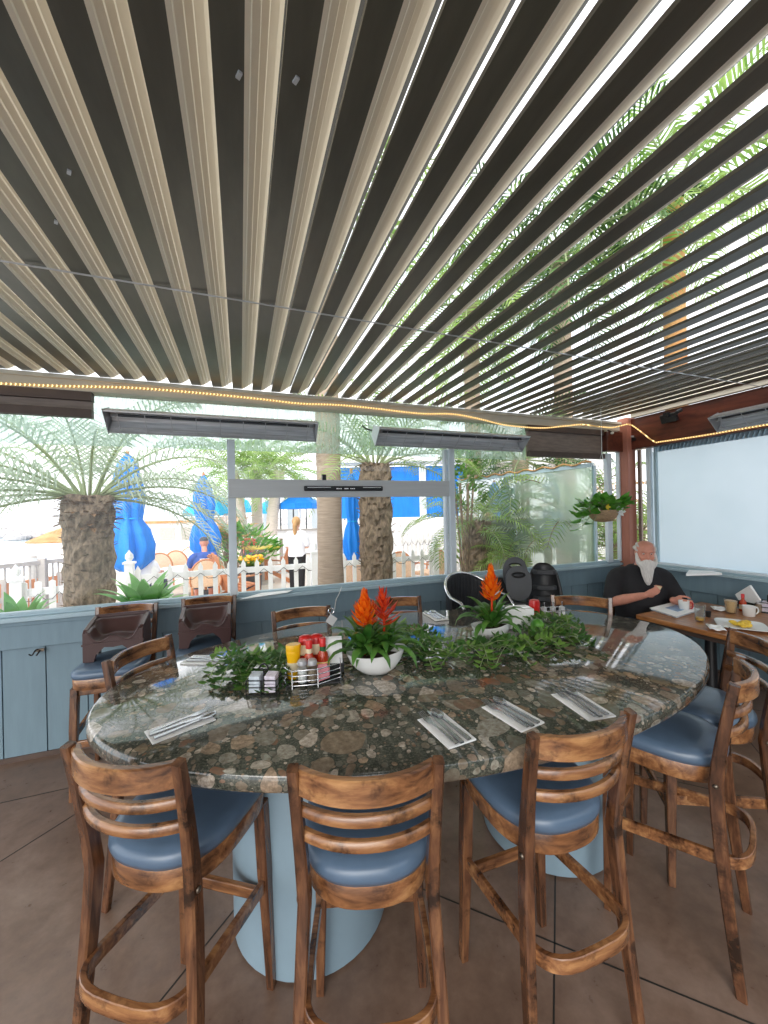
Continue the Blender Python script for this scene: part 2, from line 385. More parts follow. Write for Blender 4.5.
def thing(name, label, cat, loc=(0, 0, 0), rz=0., group=None, kind=None):
    o = bpy.data.objects.new(name, None); col.objects.link(o); o.empty_display_size = .1
    o.location = loc; o.rotation_euler = (0, 0, rz)
    if label: o['label'] = label
    if cat: o['category'] = cat
    if group: o['group'] = group
    if kind: o['kind'] = kind
    return o
def tag(o, label, cat, group=None, kind=None, loc=None, rz=None):
    o['label'] = label; o['category'] = cat
    if group: o['group'] = group
    if kind: o['kind'] = kind
    if loc is not None: o.location = loc
    if rz is not None: o.rotation_euler = (0, 0, rz)
    return o
def copy_tree(o, parent=None):
    c = o.copy(); col.objects.link(c)
    if parent is not None: c.parent = parent
    for ch in list(o.children): copy_tree(ch, c)
    return c
def dup(o, label, loc, rz=0., group=None):
    c = copy_tree(o); c['label'] = label; c.location = loc; c.rotation_euler = (0, 0, rz)
    if group: c['group'] = group
    return c
def struct(name, mb, mat, label=None, **kw):
    o = mb.build(name, mat, **kw); o['kind'] = 'structure'
    if label: o['label'] = label
    return o
def rot2(x, y, a): return (x*math.cos(a)-y*math.sin(a), x*math.sin(a)+y*math.cos(a))

# ================================================================== SETTING
YW = 3.49; XW = 4.55; SILL = 1.048; ROOFZ = 2.775; BEAMZ = 2.66
struct('floor', MB().box((.25, .25, -.05), (8.9, 6.5, .1)), M['floor'])
j = MB()
def joint(a, b): j.sweep([V((*a, .0008)), V((*b, .0008))], .006, .001)
for k in (-1, 0, 1, 2):
    c = .07+1.8*k                      # y - x = c
    joint((max(-3.9, -2.9-c), max(-3.9, -2.9-c)+c), (min(4.4, 3.4-c), min(4.4, 3.4-c)+c))
for k in (-2, -1, 0, 1, 2):
    c = 2.33+1.8*k
    joint((max(-3.9, c-3.4), c-max(-3.9, c-3.4)), (min(4.4, c+2.9), c-min(4.4, c+2.9)))
joint((-3.9, 3.015), (4.4, 3.015))
struct('floor_joint', j, M['hook_dark'])

# lower walls: vertical boards with grooves, an apron board and a sill
def low_wall(name, a, b, nrm):
    a, b, n = V(a), V(b), V(nrm); L = (b-a).length; d = (b-a)/L
    w = MB(); k = int(L/.25)+1
    rz = math.atan2(d.y, d.x)
    def put(mb, s0, s1, z0, z1, th, off):
        c = a+d*((s0+s1)/2)+n*(off-th/2); mb.box((c.x, c.y, (z0+z1)/2), (s1-s0, th, z1-z0), (0, 0, rz))
    put(w, 0, L, 0, 1.0, .06, -.016)
    for i in range(k):
        s0 = i*.25; s1 = min(L, s0+.25)
        if s1-s0 > .02: put(w, s0+.004, s1-.004, .02, .81, .018, 0)
    struct(name, w, M['wall'])
    t = MB(); put(t, 0, L, .802, .965, .04, .024); put(t, 0, L, .965, 1.0, .05, .034)
    struct('trim_'+name.split('_')[1], t, M['wall'], bevel=.004)
    t = MB(); put(t, 0, L, 1.0, 1.03, .20, .07); put(t, 0, L, 1.03, SILL, .14, .03)
    struct('trim_sill_'+name.split('_')[1], t, M['sill'], bevel=.005)
    t = MB(); put(t, 0, L, 0, .035, .02, .012)
    struct('baseboard_'+name.split('_')[1], t, M['header_dark'])
low_wall('wall_back', (-4.1, YW, 0), (XW, YW, 0), (0, -1, 0))
low_wall('wall_right', (XW, YW, 0), (XW, -2.93, 0), (-1, 0, 0))

GTOP = at(230, 440, Y=3.47).z
mx = [-2.3, -.066, 2.036, 4.24]
def win(n, x0, x1, ztop, mw, both=False):
    r = thing('window_%d' % n, None, None, (0, 0, 0), kind='structure')
    r['label'] = 'clear glass panel in slim pale frame above the blue wall'
    MB().add([(x0, 3.475, SILL), (x1, 3.475, SILL), (x1, 3.475, ztop), (x0, 3.475, ztop)], [(0, 1, 2, 3)]).build('pane', M['glass'], r)
    f = MB(); f.box(((x0+x1)/2, 3.475, SILL+.008), (x1-x0, .03, .016)); f.build('window_frame', M['sill'], r)
    m = MB().box((x1, 3.46, (SILL+ztop)/2), (mw, .05, ztop-SILL))
    if both: m.box((x1-.055, 3.49, (SILL+ztop)/2), (.03, .05, ztop-SILL))
    m.build('mullion', M['mullion'], r, bevel=.004)
win(1, -2.3, mx[1], GTOP, .062); win(2, mx[1]+.035, mx[2], GTOP, .062, True)
win(3, mx[2]+.035, mx[3], 2.38, .075); win(4, mx[3]+.04, 4.42, 2.4, .03)
# rain-wet clear vinyl above the glass
VB = at(130, 447, Y=3.52).z
w5 = thing('window_5', 'rain-streaked clear vinyl strip under the roof beam', None, kind='structure')
MB().add([(-4., 3.52, VB), (3.05, 3.52, VB), (3.05, 3.52, 2.68), (-4., 3.52, 2.68)], [(0, 1, 2, 3)]).build('pane', M['vinyl'], w5)

rw = MB(); rw.box((2.7, -2.98, 1.42), (4.2, .1, 2.85)); struct('light_block_wall', rw, M['wall'])  # unseen wall added behind the camera to keep light off the right front
# roof beams
fa = MB(); fa.box((.2, 3.49, 2.705), (8.5, .12, .09)); fa.box((.2, 3.455, 2.752), (8.5, .10, .03))
struct('beam_back', fa, M['fascia'], bevel=.004)
for nm, x0, x1 in (('trim_1', -4.0, -1.025), ('trim_2', 3.03, 4.17)):
    zb = 2.47 if nm == 'trim_1' else 2.31
    h = MB(); h.box(((x0+x1)/2, 3.47, 2.63), (x1-x0, .07, .07)); h.box(((x0+x1)/2, 3.46, zb+.03), (x1-x0, .06, .06))
    hb = struct(nm, h, M['header_dark'], bevel=.004, label='dark brown rails of weathered header board under beam')
    MB().box(((x0+x1)/2, 3.485, (2.66+zb)/2), (x1-x0-.01, .03, 2.66-zb-.02)).build('header_board', M['header'], hb)
br = MB(); br.box((4.56, .23, 2.604), (.14, 6.42, .375)); struct('beam_right', br, M['beam'], bevel=.006, label='dark red-brown wooden beam along the right side')
b2 = MB(); b2.box((4.30, 3.44, 2.52), (.28, .09, .24)); struct('beam_corner', b2, M['beam'], bevel=.006)
ws = MB(); ws.box((4.47, .85, 2.82), (.06, 4.9, .05)); ws.box((4.49, .85, 2.86), (.16, 4.9, .03)); struct('trim_roof', ws, M['fascia'])
cp = MB(); cp.box((4.49, 3.40, 1.67), (.135, .135, 2.28)); struct('pillar', cp, M['post'], bevel=.006, label='red-brown square wooden corner post behind the bearded man')
# right side: frosted panel in pale frame
w6 = thing('window_6', 'large frosted white panel filling the right wall', None, kind='structure')
MB().add([(4.57, -2.93, SILL), (4.57, 3.14, SILL), (4.57, 3.14, 2.36), (4.57, -2.93, 2.36)], [(0, 1, 2, 3)]).build('pane', M['frost'], w6)
f = MB(); f.box((4.56, 3.165, 1.73), (.06, .05, 1.37)); f.box((4.55, .77, SILL+.012), (.05, 4.8, .024)); f.build('window_frame', M['mullion'], w6, bevel=.004)
f = MB(); f.box((4.555, 3.09, 1.73), (.03, .03, 1.36)); f.build('gasket', M['sill'], w6)
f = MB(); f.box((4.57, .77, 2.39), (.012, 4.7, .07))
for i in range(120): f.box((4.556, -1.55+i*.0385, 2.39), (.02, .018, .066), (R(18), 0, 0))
f.build('louver_reflection', M['frost'], w6)  # louvres' reflection in the glass, shaped as a pale toothed strip
w7 = thing('window_7', 'narrow clear pane between corner post and frosted panel', None, kind='structure')
MB().add([(4.57, 3.19, SILL), (4.57, 3.34, SILL), (4.57, 3.34, 2.41), (4.57, 3.19, 2.41)], [(0, 1, 2, 3)]).build('pane', M['glass'], w7)
MB().box((4.58, 3.30, 1.73), (.03, .035, 1.36)).build('window_frame', M['header'], w7)

# louvred roof: each louvre a mesh
P = .154
def louver_meshes():
    L0, L1 = -1.5, 3.43
    def ext(poly, mat, name, mats=None):
        mb = MB(); a = [V((x*P, L0, z*P)) for x, z in poly]; b = [V((x*P, L1, z*P)) for x, z in poly]
        n = len(a); mb.add(a+b, [(i, (i+1) % n, n+(i+1) % n, n+i) for i in range(n)]+[tuple(range(n))[::-1], tuple(n+i for i in range(n))])
        return mb.build(name, mat)
    t = .035
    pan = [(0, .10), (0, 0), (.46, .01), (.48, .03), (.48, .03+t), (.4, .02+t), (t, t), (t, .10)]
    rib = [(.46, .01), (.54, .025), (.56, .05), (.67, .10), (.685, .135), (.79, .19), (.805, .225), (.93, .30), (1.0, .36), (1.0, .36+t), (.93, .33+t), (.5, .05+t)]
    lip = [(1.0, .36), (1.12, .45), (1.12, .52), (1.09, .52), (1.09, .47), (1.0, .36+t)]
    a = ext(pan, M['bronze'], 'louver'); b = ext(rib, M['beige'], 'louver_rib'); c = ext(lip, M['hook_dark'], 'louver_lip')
    b.parent = a; c.parent = a
    return a
roof = thing('ceiling', 'aluminium louvred roof over the patio', None, (0, 0, 0), kind='structure')
lv0 = louver_meshes(); lv0.parent = roof
x = 4.29-.02; k = 0
while x > -4.3:
    o = lv0 if k == 0 else copy_tree(lv0, roof)
    o.location = (x-P, 0, ROOFZ); x -= P; k += 1
MB().tube([(-4.2, 1.96, 2.765), (4.4, 2.02, 2.765)], .004, 6).build('linkage_rod', M['steel'], roof)
# bugs of dirt / clips on the louvres
lk = MB()
for (px, py) in ((69, 172), (56, 222), (239, 75), (296, 80)):
    p = at(px, py, Z=2.774); lk.box(p, (.010, .018, .006), (0, 0, .4))
lk.build('clip', M['steel'], roof)

# LED rope under the fascia and along the right beam
pts = [at(x, y, Y=3.42) for x, y in ((-60, 381), (0, 383.5), (60, 386), (130, 387.6), (200, 393), (260, 399), (300, 403.5), (340, 405), (380, 409), (420, 413.5), (453, 414), (480, 419), (505, 425), (540, 428), (565, 426), (582, 424.5))]
pts += [at(x, y, Y=3.30) for x, y in ((598, 426.5), (612, 427.5), (622, 425.5))]
pts += [at(x, y, X=4.40) for x, y in ((630, 424.5), (640, 431))]+[at(x, y, X=4.46) for x, y in ((654, 441.5), (662, 441.5), (700, 436), (735, 430), (768, 424.5), (820, 416))]
def smooth(pts, n=4):
    out = []
    for i in range(len(pts)-1):
        p0, p1, p2, p3 = pts[max(i-1, 0)], pts[i], pts[i+1], pts[min(i+2, len(pts)-1)]
        for k in range(n):
            t = k/n
            out.append(.5*((2*p1)+(p2-p0)*t+(2*p0-5*p1+4*p2-p3)*t*t+(3*p1-p0-3*p2+p3)*t**3))
    return out+[pts[-1]]
tag(MB().tube(smooth([V(p) for p in pts]), .0075, 8).build('rope_light', M['led'], smooth=180), 'warm glowing rope light strung along the roof beams', 'rope light')

# heaters
def heater(L, name, label, loc, rz, tilt, grp):
    r = thing(name, label, 'heater', loc, rz, grp)
    r.rotation_euler = (tilt, 0, rz)
    h = MB()
    prof = [(-.03, .075), (-.085, -.075), (-.075, -.078), (-.022, .06), (.05, .06), (.085, -.06), (.095, -.058), (.06, .075)]
    h.rings([[V((s*L/2, y, z)) for y, z in prof] for s in (-1, 1)]); h.build('housing', M['steel'], r)
    h = MB(); ref = [(-.076, -.07), (-.052, .0), (-.036, .04), (-.012, .05), (.004, .015), (.02, .05), (.05, .045), (.082, -.055)]
    rg = [[V((s*(L/2-.01), y, z)) for y, z in ref]+[V((s*(L/2-.01), y*.96, z-.004)) for y, z in ref[::-1]] for s in (-1, 1)]
    h.rings(rg); h.build('reflector', M['reflector'], r)
    h = MB().tube([(-L/2+.06, -.02, -.01), (L/2-.06, -.02, -.01)], .010, 8); h.build('heating_tube', M['blackgrey'], r, smooth=60)
    for s in (-1, 1):
        h = MB(); h.rings([[V((s*(L/2+.004*k), y*1.06, z*1.06)) for y, z in [(-.035, .075), (-.09, -.078), (.095, -.06), (.06, .075)]] for k in (0, 1)]); h.build('end_cap', M['steel'], r)
        uz = V((0, math.sin(-tilt), math.cos(tilt))); p1 = V((s*(L/2-.12), .01, .07)); h = MB().tube([p1, p1+uz*.08, p1+uz*(2.70-loc[2]-.07)], .008, 6); h.box((s*(L/2-.12), .03, .08), (.03, .06, .02)); h.build('bracket', M['steel'], r)
    g = MB()
    for i in range(9):
        xx = -L/2+.08+i*(L-.16)/8
        g.tube([(xx, -.08, -.076), (xx, .0, -.082), (xx, .088, -.06)], .003, 4)
    for q in (-.04, .04): g.tube([(-L/2+.05, q, -.08), (L/2-.05, q, -.08)], .0035, 4)
    g.build('grille', M['steel'], r)
    h = MB().tube(smooth([V(p) for p in ((-L/2+.02, .02, .06), (-L/2+.05, .04, .13), (-L/2-.02, .05, .17), (-L/2-.05, .05, .24))]), .007, 6); h.build('cable', M['black'], r, smooth=60)
    return r
heater(1.46, 'radiant_heater', 'long steel radiant heater over the left window, above the big palm', (-.13, 3.2, 2.43), 0, R(-52), 'radiant heaters')
heater(1.60, 'radiant_heater', 'steel radiant heater over the middle window, right of the smooth trunk', (1.93, 3.2, 2.42), 0, R(-52), 'radiant heaters')
heater(1.5, 'radiant_heater', 'steel radiant heater on the red-brown beam over the frosted panel', (4.29, 1.58, 2.53), R(-90), R(-48), 'radiant heaters')

# grey board with black bar across the middle window
b = thing('grey_board', 'grey metal board spanning the middle window with a slim black unit', 'board', (.94, 3.40, 1.94))
MB().box((0, 0, 0), (2.06, .03, .155)).build('panel', M['aluminium'], b, bevel=.004)
p0, p1 = at(304, 488, Y=3.37), at(383, 488, Y=3.37)
cxb, lb = (p0.x+p1.x)/2-.94, p1.x-p0.x
bb = MB().box((cxb, -.025, .0), (lb, .024, .045)).build('control_unit', M['black'], b, bevel=.01)
mk = MB()
for s, e in ((.04, .32), (.73, .97)): MB().box((cxb-lb/2+lb*(s+e)/2, -.0385, .009), (lb*(e-s), .003, .005)).build('light_bar', M['paper'], bb)
for s, e in ((.39, .41), (.415, .43), (.44, .455), (.49, .54), (.565, .58), (.585, .605), (.61, .625)): mk.box((cxb-lb/2+lb*(s+e)/2, -.0385, -.002), (lb*(e-s), .003, .009))
mk.build('lettering', M['paper'], bb)
MB().box((at(324, 472, Y=3.39).x-.94, -.0, .10), (.035, .04, .05)).build('bracket', M['black'], b)

# beam fittings
fl = thing('floodlight', 'small black floodlight on the right beam near the corner', 'floodlight', at(669, 418, X=4.44), R(90))
MB().box((0, 0, 0), (.17, .05, .10), (R(-25), 0, 0)).build('housing', M['black'], fl, bevel=.012)
MB().box((.03, -.028, -.012), (.10, .006, .06), (R(-25), 0, 0)).build('lens', M['white'], fl)
MB().tube([(-.07, .02, .02), (-.13, .05, .04), (-.15, .03, .05)], .02, 8).box((0, .035, .03), (.05, .05, .05)).build('bracket', M['black'], fl, smooth=40)
cm = thing('security_camera', 'tiny dark dome camera on the beam corner', 'camera', at(633, 439, X=4.47), R(90))
MB().lathe([(.02, 0), (.024, .02), (.024, .04), (.016, .05)], 12).build('housing', M['black'], cm, smooth=40).rotation_euler = (R(90), 0, 0)
MB().ell((0, -.052, 0), (.016, .012, .016), 10, 6).build('lens', M['blackgrey'], cm, smooth=180)
MB().box((0, .01, .03), (.02, .03, .02)).build('bracket', M['steel'], cm)
wb = thing('light_bulb', 'small white bulb at the end of the corner beam', 'bulb', at(612, 433, Y=3.38))
MB().ell((0, 0, 0), (.022, .022, .016), 12, 8).build('bulb', M['white'], wb, smooth=180)
MB().tube([(0, .0, .01), (-.01, .03, .03), (.0, .06, .045)], .008, 6).build('socket', M['black'], wb, smooth=60)
hk = thing('coat_hook', 'small black double hook on the blue wall at far left', 'hook', at(40, 650, Y=3.468))
MB().box((0, 0, 0), (.05, .008, .02)).build('plate', M['brass'], hk)
MB().tube(smooth([V(p) for p in ((-.012, 0, .004), (-.015, -.03, .008), (-.03, -.04, -.02), (-.05, -.035, -.012))]), .005, 6).tube(smooth([V(p) for p in ((.0, 0, .0), (.0, -.02, -.01), (-.01, -.03, -.03))]), .005, 6).build('prong', M['black'], hk, smooth=60)
cd = MB().tube(smooth([V(p) for p in ((.845, 3.405, 1.05), (.82, 3.415, .98), (.80, 3.44, .93), (.79, 3.46, .84))]), .004, 6)
tag(cd.build('cord', M['white'], smooth=60), 'thin white cord hanging down the blue wall behind the stools', 'cord')
# papers on the sills
a = [at(x, y, Z=SILL+.004) for x, y in ((240, 599), (262, 592.5), (291, 587.5), (287, 592.5))]
tag(MB().prism([(p.x, min(p.y, 3.45)) for p in a], SILL+.0005, SILL+.004).build('paper_sheet', M['paper']), 'white folded paper lying on the window sill by the grey mullion', 'paper')
a = [at(x, y, Z=SILL+.02) for x, y in ((686, 574), (689, 570), (712, 571), (722, 573))]
tag(MB().prism([(min(p.x, 4.53), p.y) for p in a], SILL+.001, SILL+.022).build('menu_card', M['paper']), 'white menu lying on the sill under the frosted panel', 'menu')

# ================================================================== BAR TABLE
TZ = 1.0
tb = thing('bar_table', 'large oval pebble-stone bar table on two pale blue drum pedestals', 'table', (.909, 1.728, 0), -.0749)
A_, B_ = 1.467, .804
def ell_ring(k, z, n=96): return [V((A_*math.cos(2*PI*i/n)+k*math.cos(2*PI*i/n), B_*math.sin(2*PI*i/n)+k*math.sin(2*PI*i/n), z)) for i in range(n)]
mb = MB(); mb.rings([ell_ring(-.03, TZ-.062), ell_ring(-.008, TZ-.06), ell_ring(0, TZ-.05), ell_ring(.002, TZ-.03), ell_ring(0, TZ-.012), ell_ring(-.006, TZ-.003), ell_ring(-.014, TZ)])
mb.build('table_top', M['granite'], tb, smooth=40)
for cx, cy in ((.27, 1.745), (1.53, 1.675)):
    q = rot2(cx-.909, cy-1.728, .0749)
    mb = MB().lathe([(.315, .0), (.33, .012), (.33, TZ-.16), (.322, TZ-.15)], 48, (q[0], q[1], 0)); pe = mb.build('pedestal', M['pedestal'], tb, smooth=40)
    MB().lathe([(.42, TZ-.15), (.43, TZ-.145), (.43, TZ-.07), (.42, TZ-.065)], 48, (q[0], q[1], 0)).build('support_plate', M['header_dark'], pe, smooth=40)

# ================================================================== BAR STOOLS
def outline(w, yb, yf, nb=2.3, nf=4.5, n=48, k=0.):
    pts = []
    ym = (yb+yf)/2; h = (yf-yb)/2
    for i in range(n):
        a = 2*PI*i/n; c, s = math.cos(a), math.sin(a)
        e = nf if s > 0 else nb
        x = (w+k)*math.copysign(abs(c)**(2/e), c); y = ym+(h+k)*math.copysign(abs(s)**(2/e), s)
        x *= 1-.03*(1-(y-yb)/(yf-yb))
        pts.append((x, y))
    return pts
def make_stool(label, loc, rz, group):
    r = thing('bar_stool', label, 'bar stool', loc, rz, group)
    o = lambda k, z: [V((x, y, z)) for x, y in outline(.196, -.228, .195, 2.5, k=k)]
    MB().rings([o(-.012, .735), o(-.002, .738), o(.004, .755), o(.002, .772), o(-.010, .785), o(-.03, .792), o(-.08, .797), o(-.14, .799)]).build('seat', M['seat'], r, smooth=180)
    MB().rings([o(-.022, .672), o(-.006, .674), o(-.003, .68), o(-.003, .735), o(-.006, .74)]).build('seat_frame', M['woodx'], r, smooth=40)
    yb = lambda z: (-.205-.060*((.70-z)/.70)**1.4) if z < .70 else (-.205-.058*((z-.70)/.385)**1.3)
    xb = lambda z: .170+.036*((.70-z)/.70)**.9 if z < .70 else .170+.014*((z-.70)/.385)
    zs = [0, .12, .25, .38, .5, .6, .7, .78, .86, .94, 1.02, 1.085]
    for s in (-1, 1):
        l = MB().sweep([V((s*xb(z), yb(z), z)) for z in zs], [.027, .028, .029, .031, .033, .034, .034, .033, .031, .030, .029, .028], [.032, .034, .037, .040, .042, .043, .043, .041, .038, .035, .033, .030], (0, 1, 0), rnd_=.3)
        pl = l.build('back_post', M['wood'], r, smooth=30)
        MB().ell((s*(xb(.70)+.017), -.205, .70), (.006, .009, .009), 10, 6).build('bolt', M['brass'], pl, smooth=180)
        MB().sweep([V((s*(.162+.022*(1-z/.68)), .145+.012*(1-z/.68), z)) for z in (0, .2, .36, .42, .55, .68)], [.028, .033, .038, .042, .042, .042], [.028, .033, .038, .042, .042, .042], (0, 1, 0), rnd_=.2).build('leg', M['wood'], r, smooth=30)
    def bow(z, dep, hw, n=13):
        q = []
        for i in range(n):
            u = -1+2*i/(n-1); q.append(V((u*hw, yb(z)+.006-dep*(1-abs(u)**2.2), z)))
        return q
    def rail(z, hgt, th, dep, **k): return MB().sweep(bow(z, dep, .172), th, hgt, (0, 0, 1), rnd_=.35)
    rail(1.046, .068, .024, .060).build('top_rail', M['woodx'], r, smooth=35)
    for z in (.962, .890): MB().sweep(bow(z, .055, .170), .025, .031, (0, 0, 1), rnd_=.55).build('back_slat', M['woodx'], r, smooth=45)
    # bent foot ring
    n = 17; pts = [V((-.172, .14, .385)), V((-.172, .03, .40)), V((-.171, -.10, .418))]
    for i in range(n):
        a = PI+PI*i/(n-1); pts.append(V((.170*math.copysign(abs(math.cos(a))**.6, math.cos(a)), -.19-.105*abs(math.sin(a))**.8, .43+.008*abs(math.sin(a)))))
    pts += [V((.171, -.10, .418)), V((.172, .03, .40)), V((.172, .14, .385))]
    MB().sweep(pts, .018, .044, (0, 0, 1), rnd_=.25).build('foot_ring', M['woodx'], r, smooth=40)
    MB().box((0, .15, .335), (.34, .02, .042)).build('stretcher', M['woodx'], r, bevel=.004)
    MB().box((0, .14, .655), (.33, .024, .05)).build('front_apron', M['woodx'], r, bevel=.004)
    return r
GS = 'stools around the oval stone table'
def place(cx, cy, fx, fy, off=.262):
    l = math.hypot(fx, fy); fx /= l; fy /= l
    return (cx+off*fx, cy+off*fy, 0), math.atan2(-fx, fy)
spots = [(-.315, 1.225, .56, .83, 'wooden stool at the left front of the oval table, nearest the single slanted napkin setting'),
         (.285, .93, .30, .954, 'wooden stool in front of the left pedestal, back turned squarely to the viewer'),
         (.94, .862, .03, 1, 'wooden stool right of centre in front of the right pedestal, beside the three napkin settings'),
         (1.785, .915, -.41, .91, 'wooden stool at right front with curved back near the right end of the table'),
         (2.245, 1.08, -.79, .61, 'wooden stool at the right end of the table, partly hidden behind another stool back'),
         (-.475, 2.19, .845, -.53, 'wooden stool back showing over the left rear rim, before the booster seats'),
         (.37, 2.62, .02, -1, 'wooden stool rail behind the condiment caddy at the rear of the table'),
         (1.06, 2.63, -.05, -1, 'wooden stool rail at rear of table between the two orange bromeliad planters'),
         (2.27, 2.09, -.66, -.75, 'wooden stool back at the right rear, beside the bearded man')]
st0 = None
for i, (x, y, fx, fy, lb) in enumerate(spots):
    loc, rz = place(x, y, fx, fy)
    if st0 is None: st0 = make_stool(lb, loc, rz, GS)
    else: dup(st0, lb, loc, rz)
wall_stools = [(-.80, 3.01, R(180)-R(4), 'wooden stool against the blue wall below the big palm, carrying a brown booster seat'),
               (-.25, 3.04, R(180)-R(2), 'wooden stool against the blue wall by the grey mullion, carrying a brown booster seat')]
for x, y, rz, lb in wall_stools: dup(st0, lb, (x, y, 0), rz, 'stools along the blue wall')

# ================================================================== BOOSTER SEATS
def make_booster(label, loc, rz):
    r = thing('booster_seat', label, 'booster seat', loc, rz, 'brown booster seats')
    W, D = .168, .115                    # front is -y local
    for q in (-1, 1):                    # side walls
        sec = [(-D, .0), (-D, .185), (-D+.02, .205), (D-.07, .238), (D-.02, .246), (D, .246), (D, 0), (D-.05, 0), (D-.07, .05), (-D+.09, .05), (-D+.06, 0)]
        a = [V((q*W, y, z)) for y, z in sec]; b = [V((q*(W-.026), y, z)) for y, z in sec]
        MB().rings([a, b] if q > 0 else [b, a]).build('side_wall', M['brownplastic'], r, bevel=.005)
    def scoop(u, v):
        x = -(W-.02)+2*(W-.02)*u; y = -D-.004+2*(D-.01)*v; c = abs(2*u-1)
        z = .125+.018*math.cos(c*PI*1.6)*(1-v)+.075*c**5+.012*(1-v)
        if v > .62: z += (v-.62)**1.5*.5
        z = min(z, .195+.035*v)
        return V((x, y, z))
    MB().grid(scoop, 25, 17).build('seat_scoop', M['brownplastic'], r, smooth=180, solid=.010)
    MB().sweep([V((-W+.01, D-.008, .14)), V((0, D, .14)), V((W-.01, D-.008, .14))], .02, .225, (0, 0, 1), rnd_=.3).build('backrest', M['brownplastic'], r, smooth=40)
    n = 12; top = [(-(W-.02)+2*(W-.02)*i/n, scoop(i/n, 0).z-.004) for i in range(n+1)]
    arch = [(W-.06, 0), (W-.072, .045), (W-.105, .075), (.05, .088), (0, .082), (-.05, .088), (-W+.105, .075), (-W+.072, .045), (-W+.06, 0)]
    fp = top[::1]+[(W-.02, 0)]+arch+[(-W+.02, 0)]
    MB().rings([[V((x, -D-.002, z)) for x, z in fp], [V((x, -D+.024, z)) for x, z in fp]]).build('front_panel', M['brownplastic'], r)
    MB().sweep([V((-W-.003, -D-.004, .112)), V((W+.003, -D-.004, .112))], .008, .012, (0, 0, 1)).build('ridge', M['brownplastic'], r)
    return r
b0 = make_booster('brown plastic booster seat on the left wall stool, below the big palm trunk', (-.79, 3.07, .80), R(0))
dup(b0, 'brown plastic booster seat on the wall stool beside the grey mullion', (-.25, 3.10, .80), R(0))

# ================================================================== WICKER ARMCHAIR + STACKED HIGH CHAIRS behind the table
wa = thing('wicker_armchair', 'tall black wicker bistro armchair with silver tube frame behind the table', 'armchair', (1.99, 2.98, 0), R(8))
def hoop(z, n=20): 
    return [V((.27*math.cos(PI*i/(n-1)), .02+.24*math.sin(PI*i/(n-1)), z+.0*i)) for i in range(n)]
mb = MB(); mb.grid(lambda u, v: V((.265*math.cos(PI*u), .02+.235*math.sin(PI*u), .74+.37*v*(.55+.45*math.sin(PI*u)))), 25, 9); mb.build('woven_back', M['weave'], wa, smooth=180, solid=.014)
mb = MB()
for i in range(1, 24):
    a = PI*i/24; hgt = .37*(.55+.45*math.sin(a)); mb.tube([(.257*math.cos(a), .02+.227*math.sin(a), .75), (.257*math.cos(a), .02+.227*math.sin(a), .74+hgt-.01)], .006, 5)
mb.build('weave_strand', M['weave'], wa, smooth=60)
mb = MB(); pts = [V((.275*math.cos(PI*i/24), .02+.245*math.sin(PI*i/24), .745+.37*(.55+.45*math.sin(PI*i/24)))) for i in range(25)]
pts = [V((.27, -.2, .0)), V((.27, -.2, .5)), V((.272, -.18, .86)), V((.275, -.12, .93))]+pts+[V((-.275, -.12, .93)), V((-.272, -.18, .86)), V((-.27, -.2, .5)), V((-.27, -.2, 0))]
mb.tube(pts, .014, 8); mb.build('tube_frame', M['chrome'], wa, smooth=60)
MB().rings([[V((x, y, z)) for x, y in outline(.25, -.2, .22)] for z in (.71, .74)]).build('seat', M['weave'], wa, smooth=40)
for s in (-1, 1): MB().tube([(s*.22, .23, 0), (s*.22, .2, .4), (s*.2, .19, .75)], .014, 8).build('leg', M['chrome'], wa, smooth=60)
MB().tube([(-.27, -.2, .35), (.27, -.2, .35), (.22, .21, .35), (-.22, .21, .35)], .010, 8, closed=True).build('foot_rail', M['chrome'], wa, smooth=60)

hcg = 'stacked black high chairs'
hc = thing('high_chair', 'black plastic high chair with ridged backrest shell behind the right planter', 'high chair', (2.74, 2.93, 0), R(-34), hcg)
mb = MB(); mb.grid(lambda u, v: V(((-.17+.34*u)*(1-.28*v*v), .10+.05*v-.07*(2*u-1)**2, .72+.46*v-(.10*v*abs(2*u-1)**3))), 15, 15); mb.build('backrest', M['black'], hc, smooth=180, solid=.02)
for z in (.84, .95, 1.10): 
    mb = MB(); mb.sweep([V((-.10, .06, z)), V((-.07, .03, z)), V((.07, .03, z)), V((.10, .06, z))], .03, .045, (0, 0, 1), rnd_=.4); mb.build('ridge', M['blackgrey'], hc, smooth=40)
MB().box((0, -.04, .70), (.36, .34, .05)).build('seat', M['black'], hc, bevel=.015)
for sx in (-1, 1):
    for sy in (-1, 1): MB().tube([(sx*.22, -.04+sy*.22, 0), (sx*.15, -.04+sy*.14, .69)], .016, 8).build('leg', M['black'], hc, smooth=60)
def tray(label, loc, rz, tilt):
    r = thing('tray', label, 'tray', loc, rz, 'grey high chair trays')
    r.rotation_euler = (tilt, 0, rz)
    n = 40; o = [V((.115*math.cos(2*PI*i/n), 0, .16*math.copysign(abs(math.sin(2*PI*i/n))**.8, math.sin(2*PI*i/n)))) for i in range(n)]
    h = [V((.055*math.cos(2*PI*i/n), 0, .075+.022*math.sin(2*PI*i/n))) for i in range(n)]
    mb = MB(); dy = V((0, .03, 0)); vs = o+h+[p+dy for p in o]+[p+dy for p in h]; fs = []
    for i in range(n):
        k = (i+1) % n
        fs += [(i, k, n+k, n+i), (2*n+k, 2*n+i, 3*n+i, 3*n+k), (k, i, 2*n+i, 2*n+k), (n+i, n+k, 3*n+k, 3*n+i)]
    mb.add(vs, fs); mb.build('tray_panel', M['blackgrey'], r, smooth=40)
    MB().tube(h, .008, 6, closed=True).build('handle_rim', M['black'], r, smooth=60)
    return r
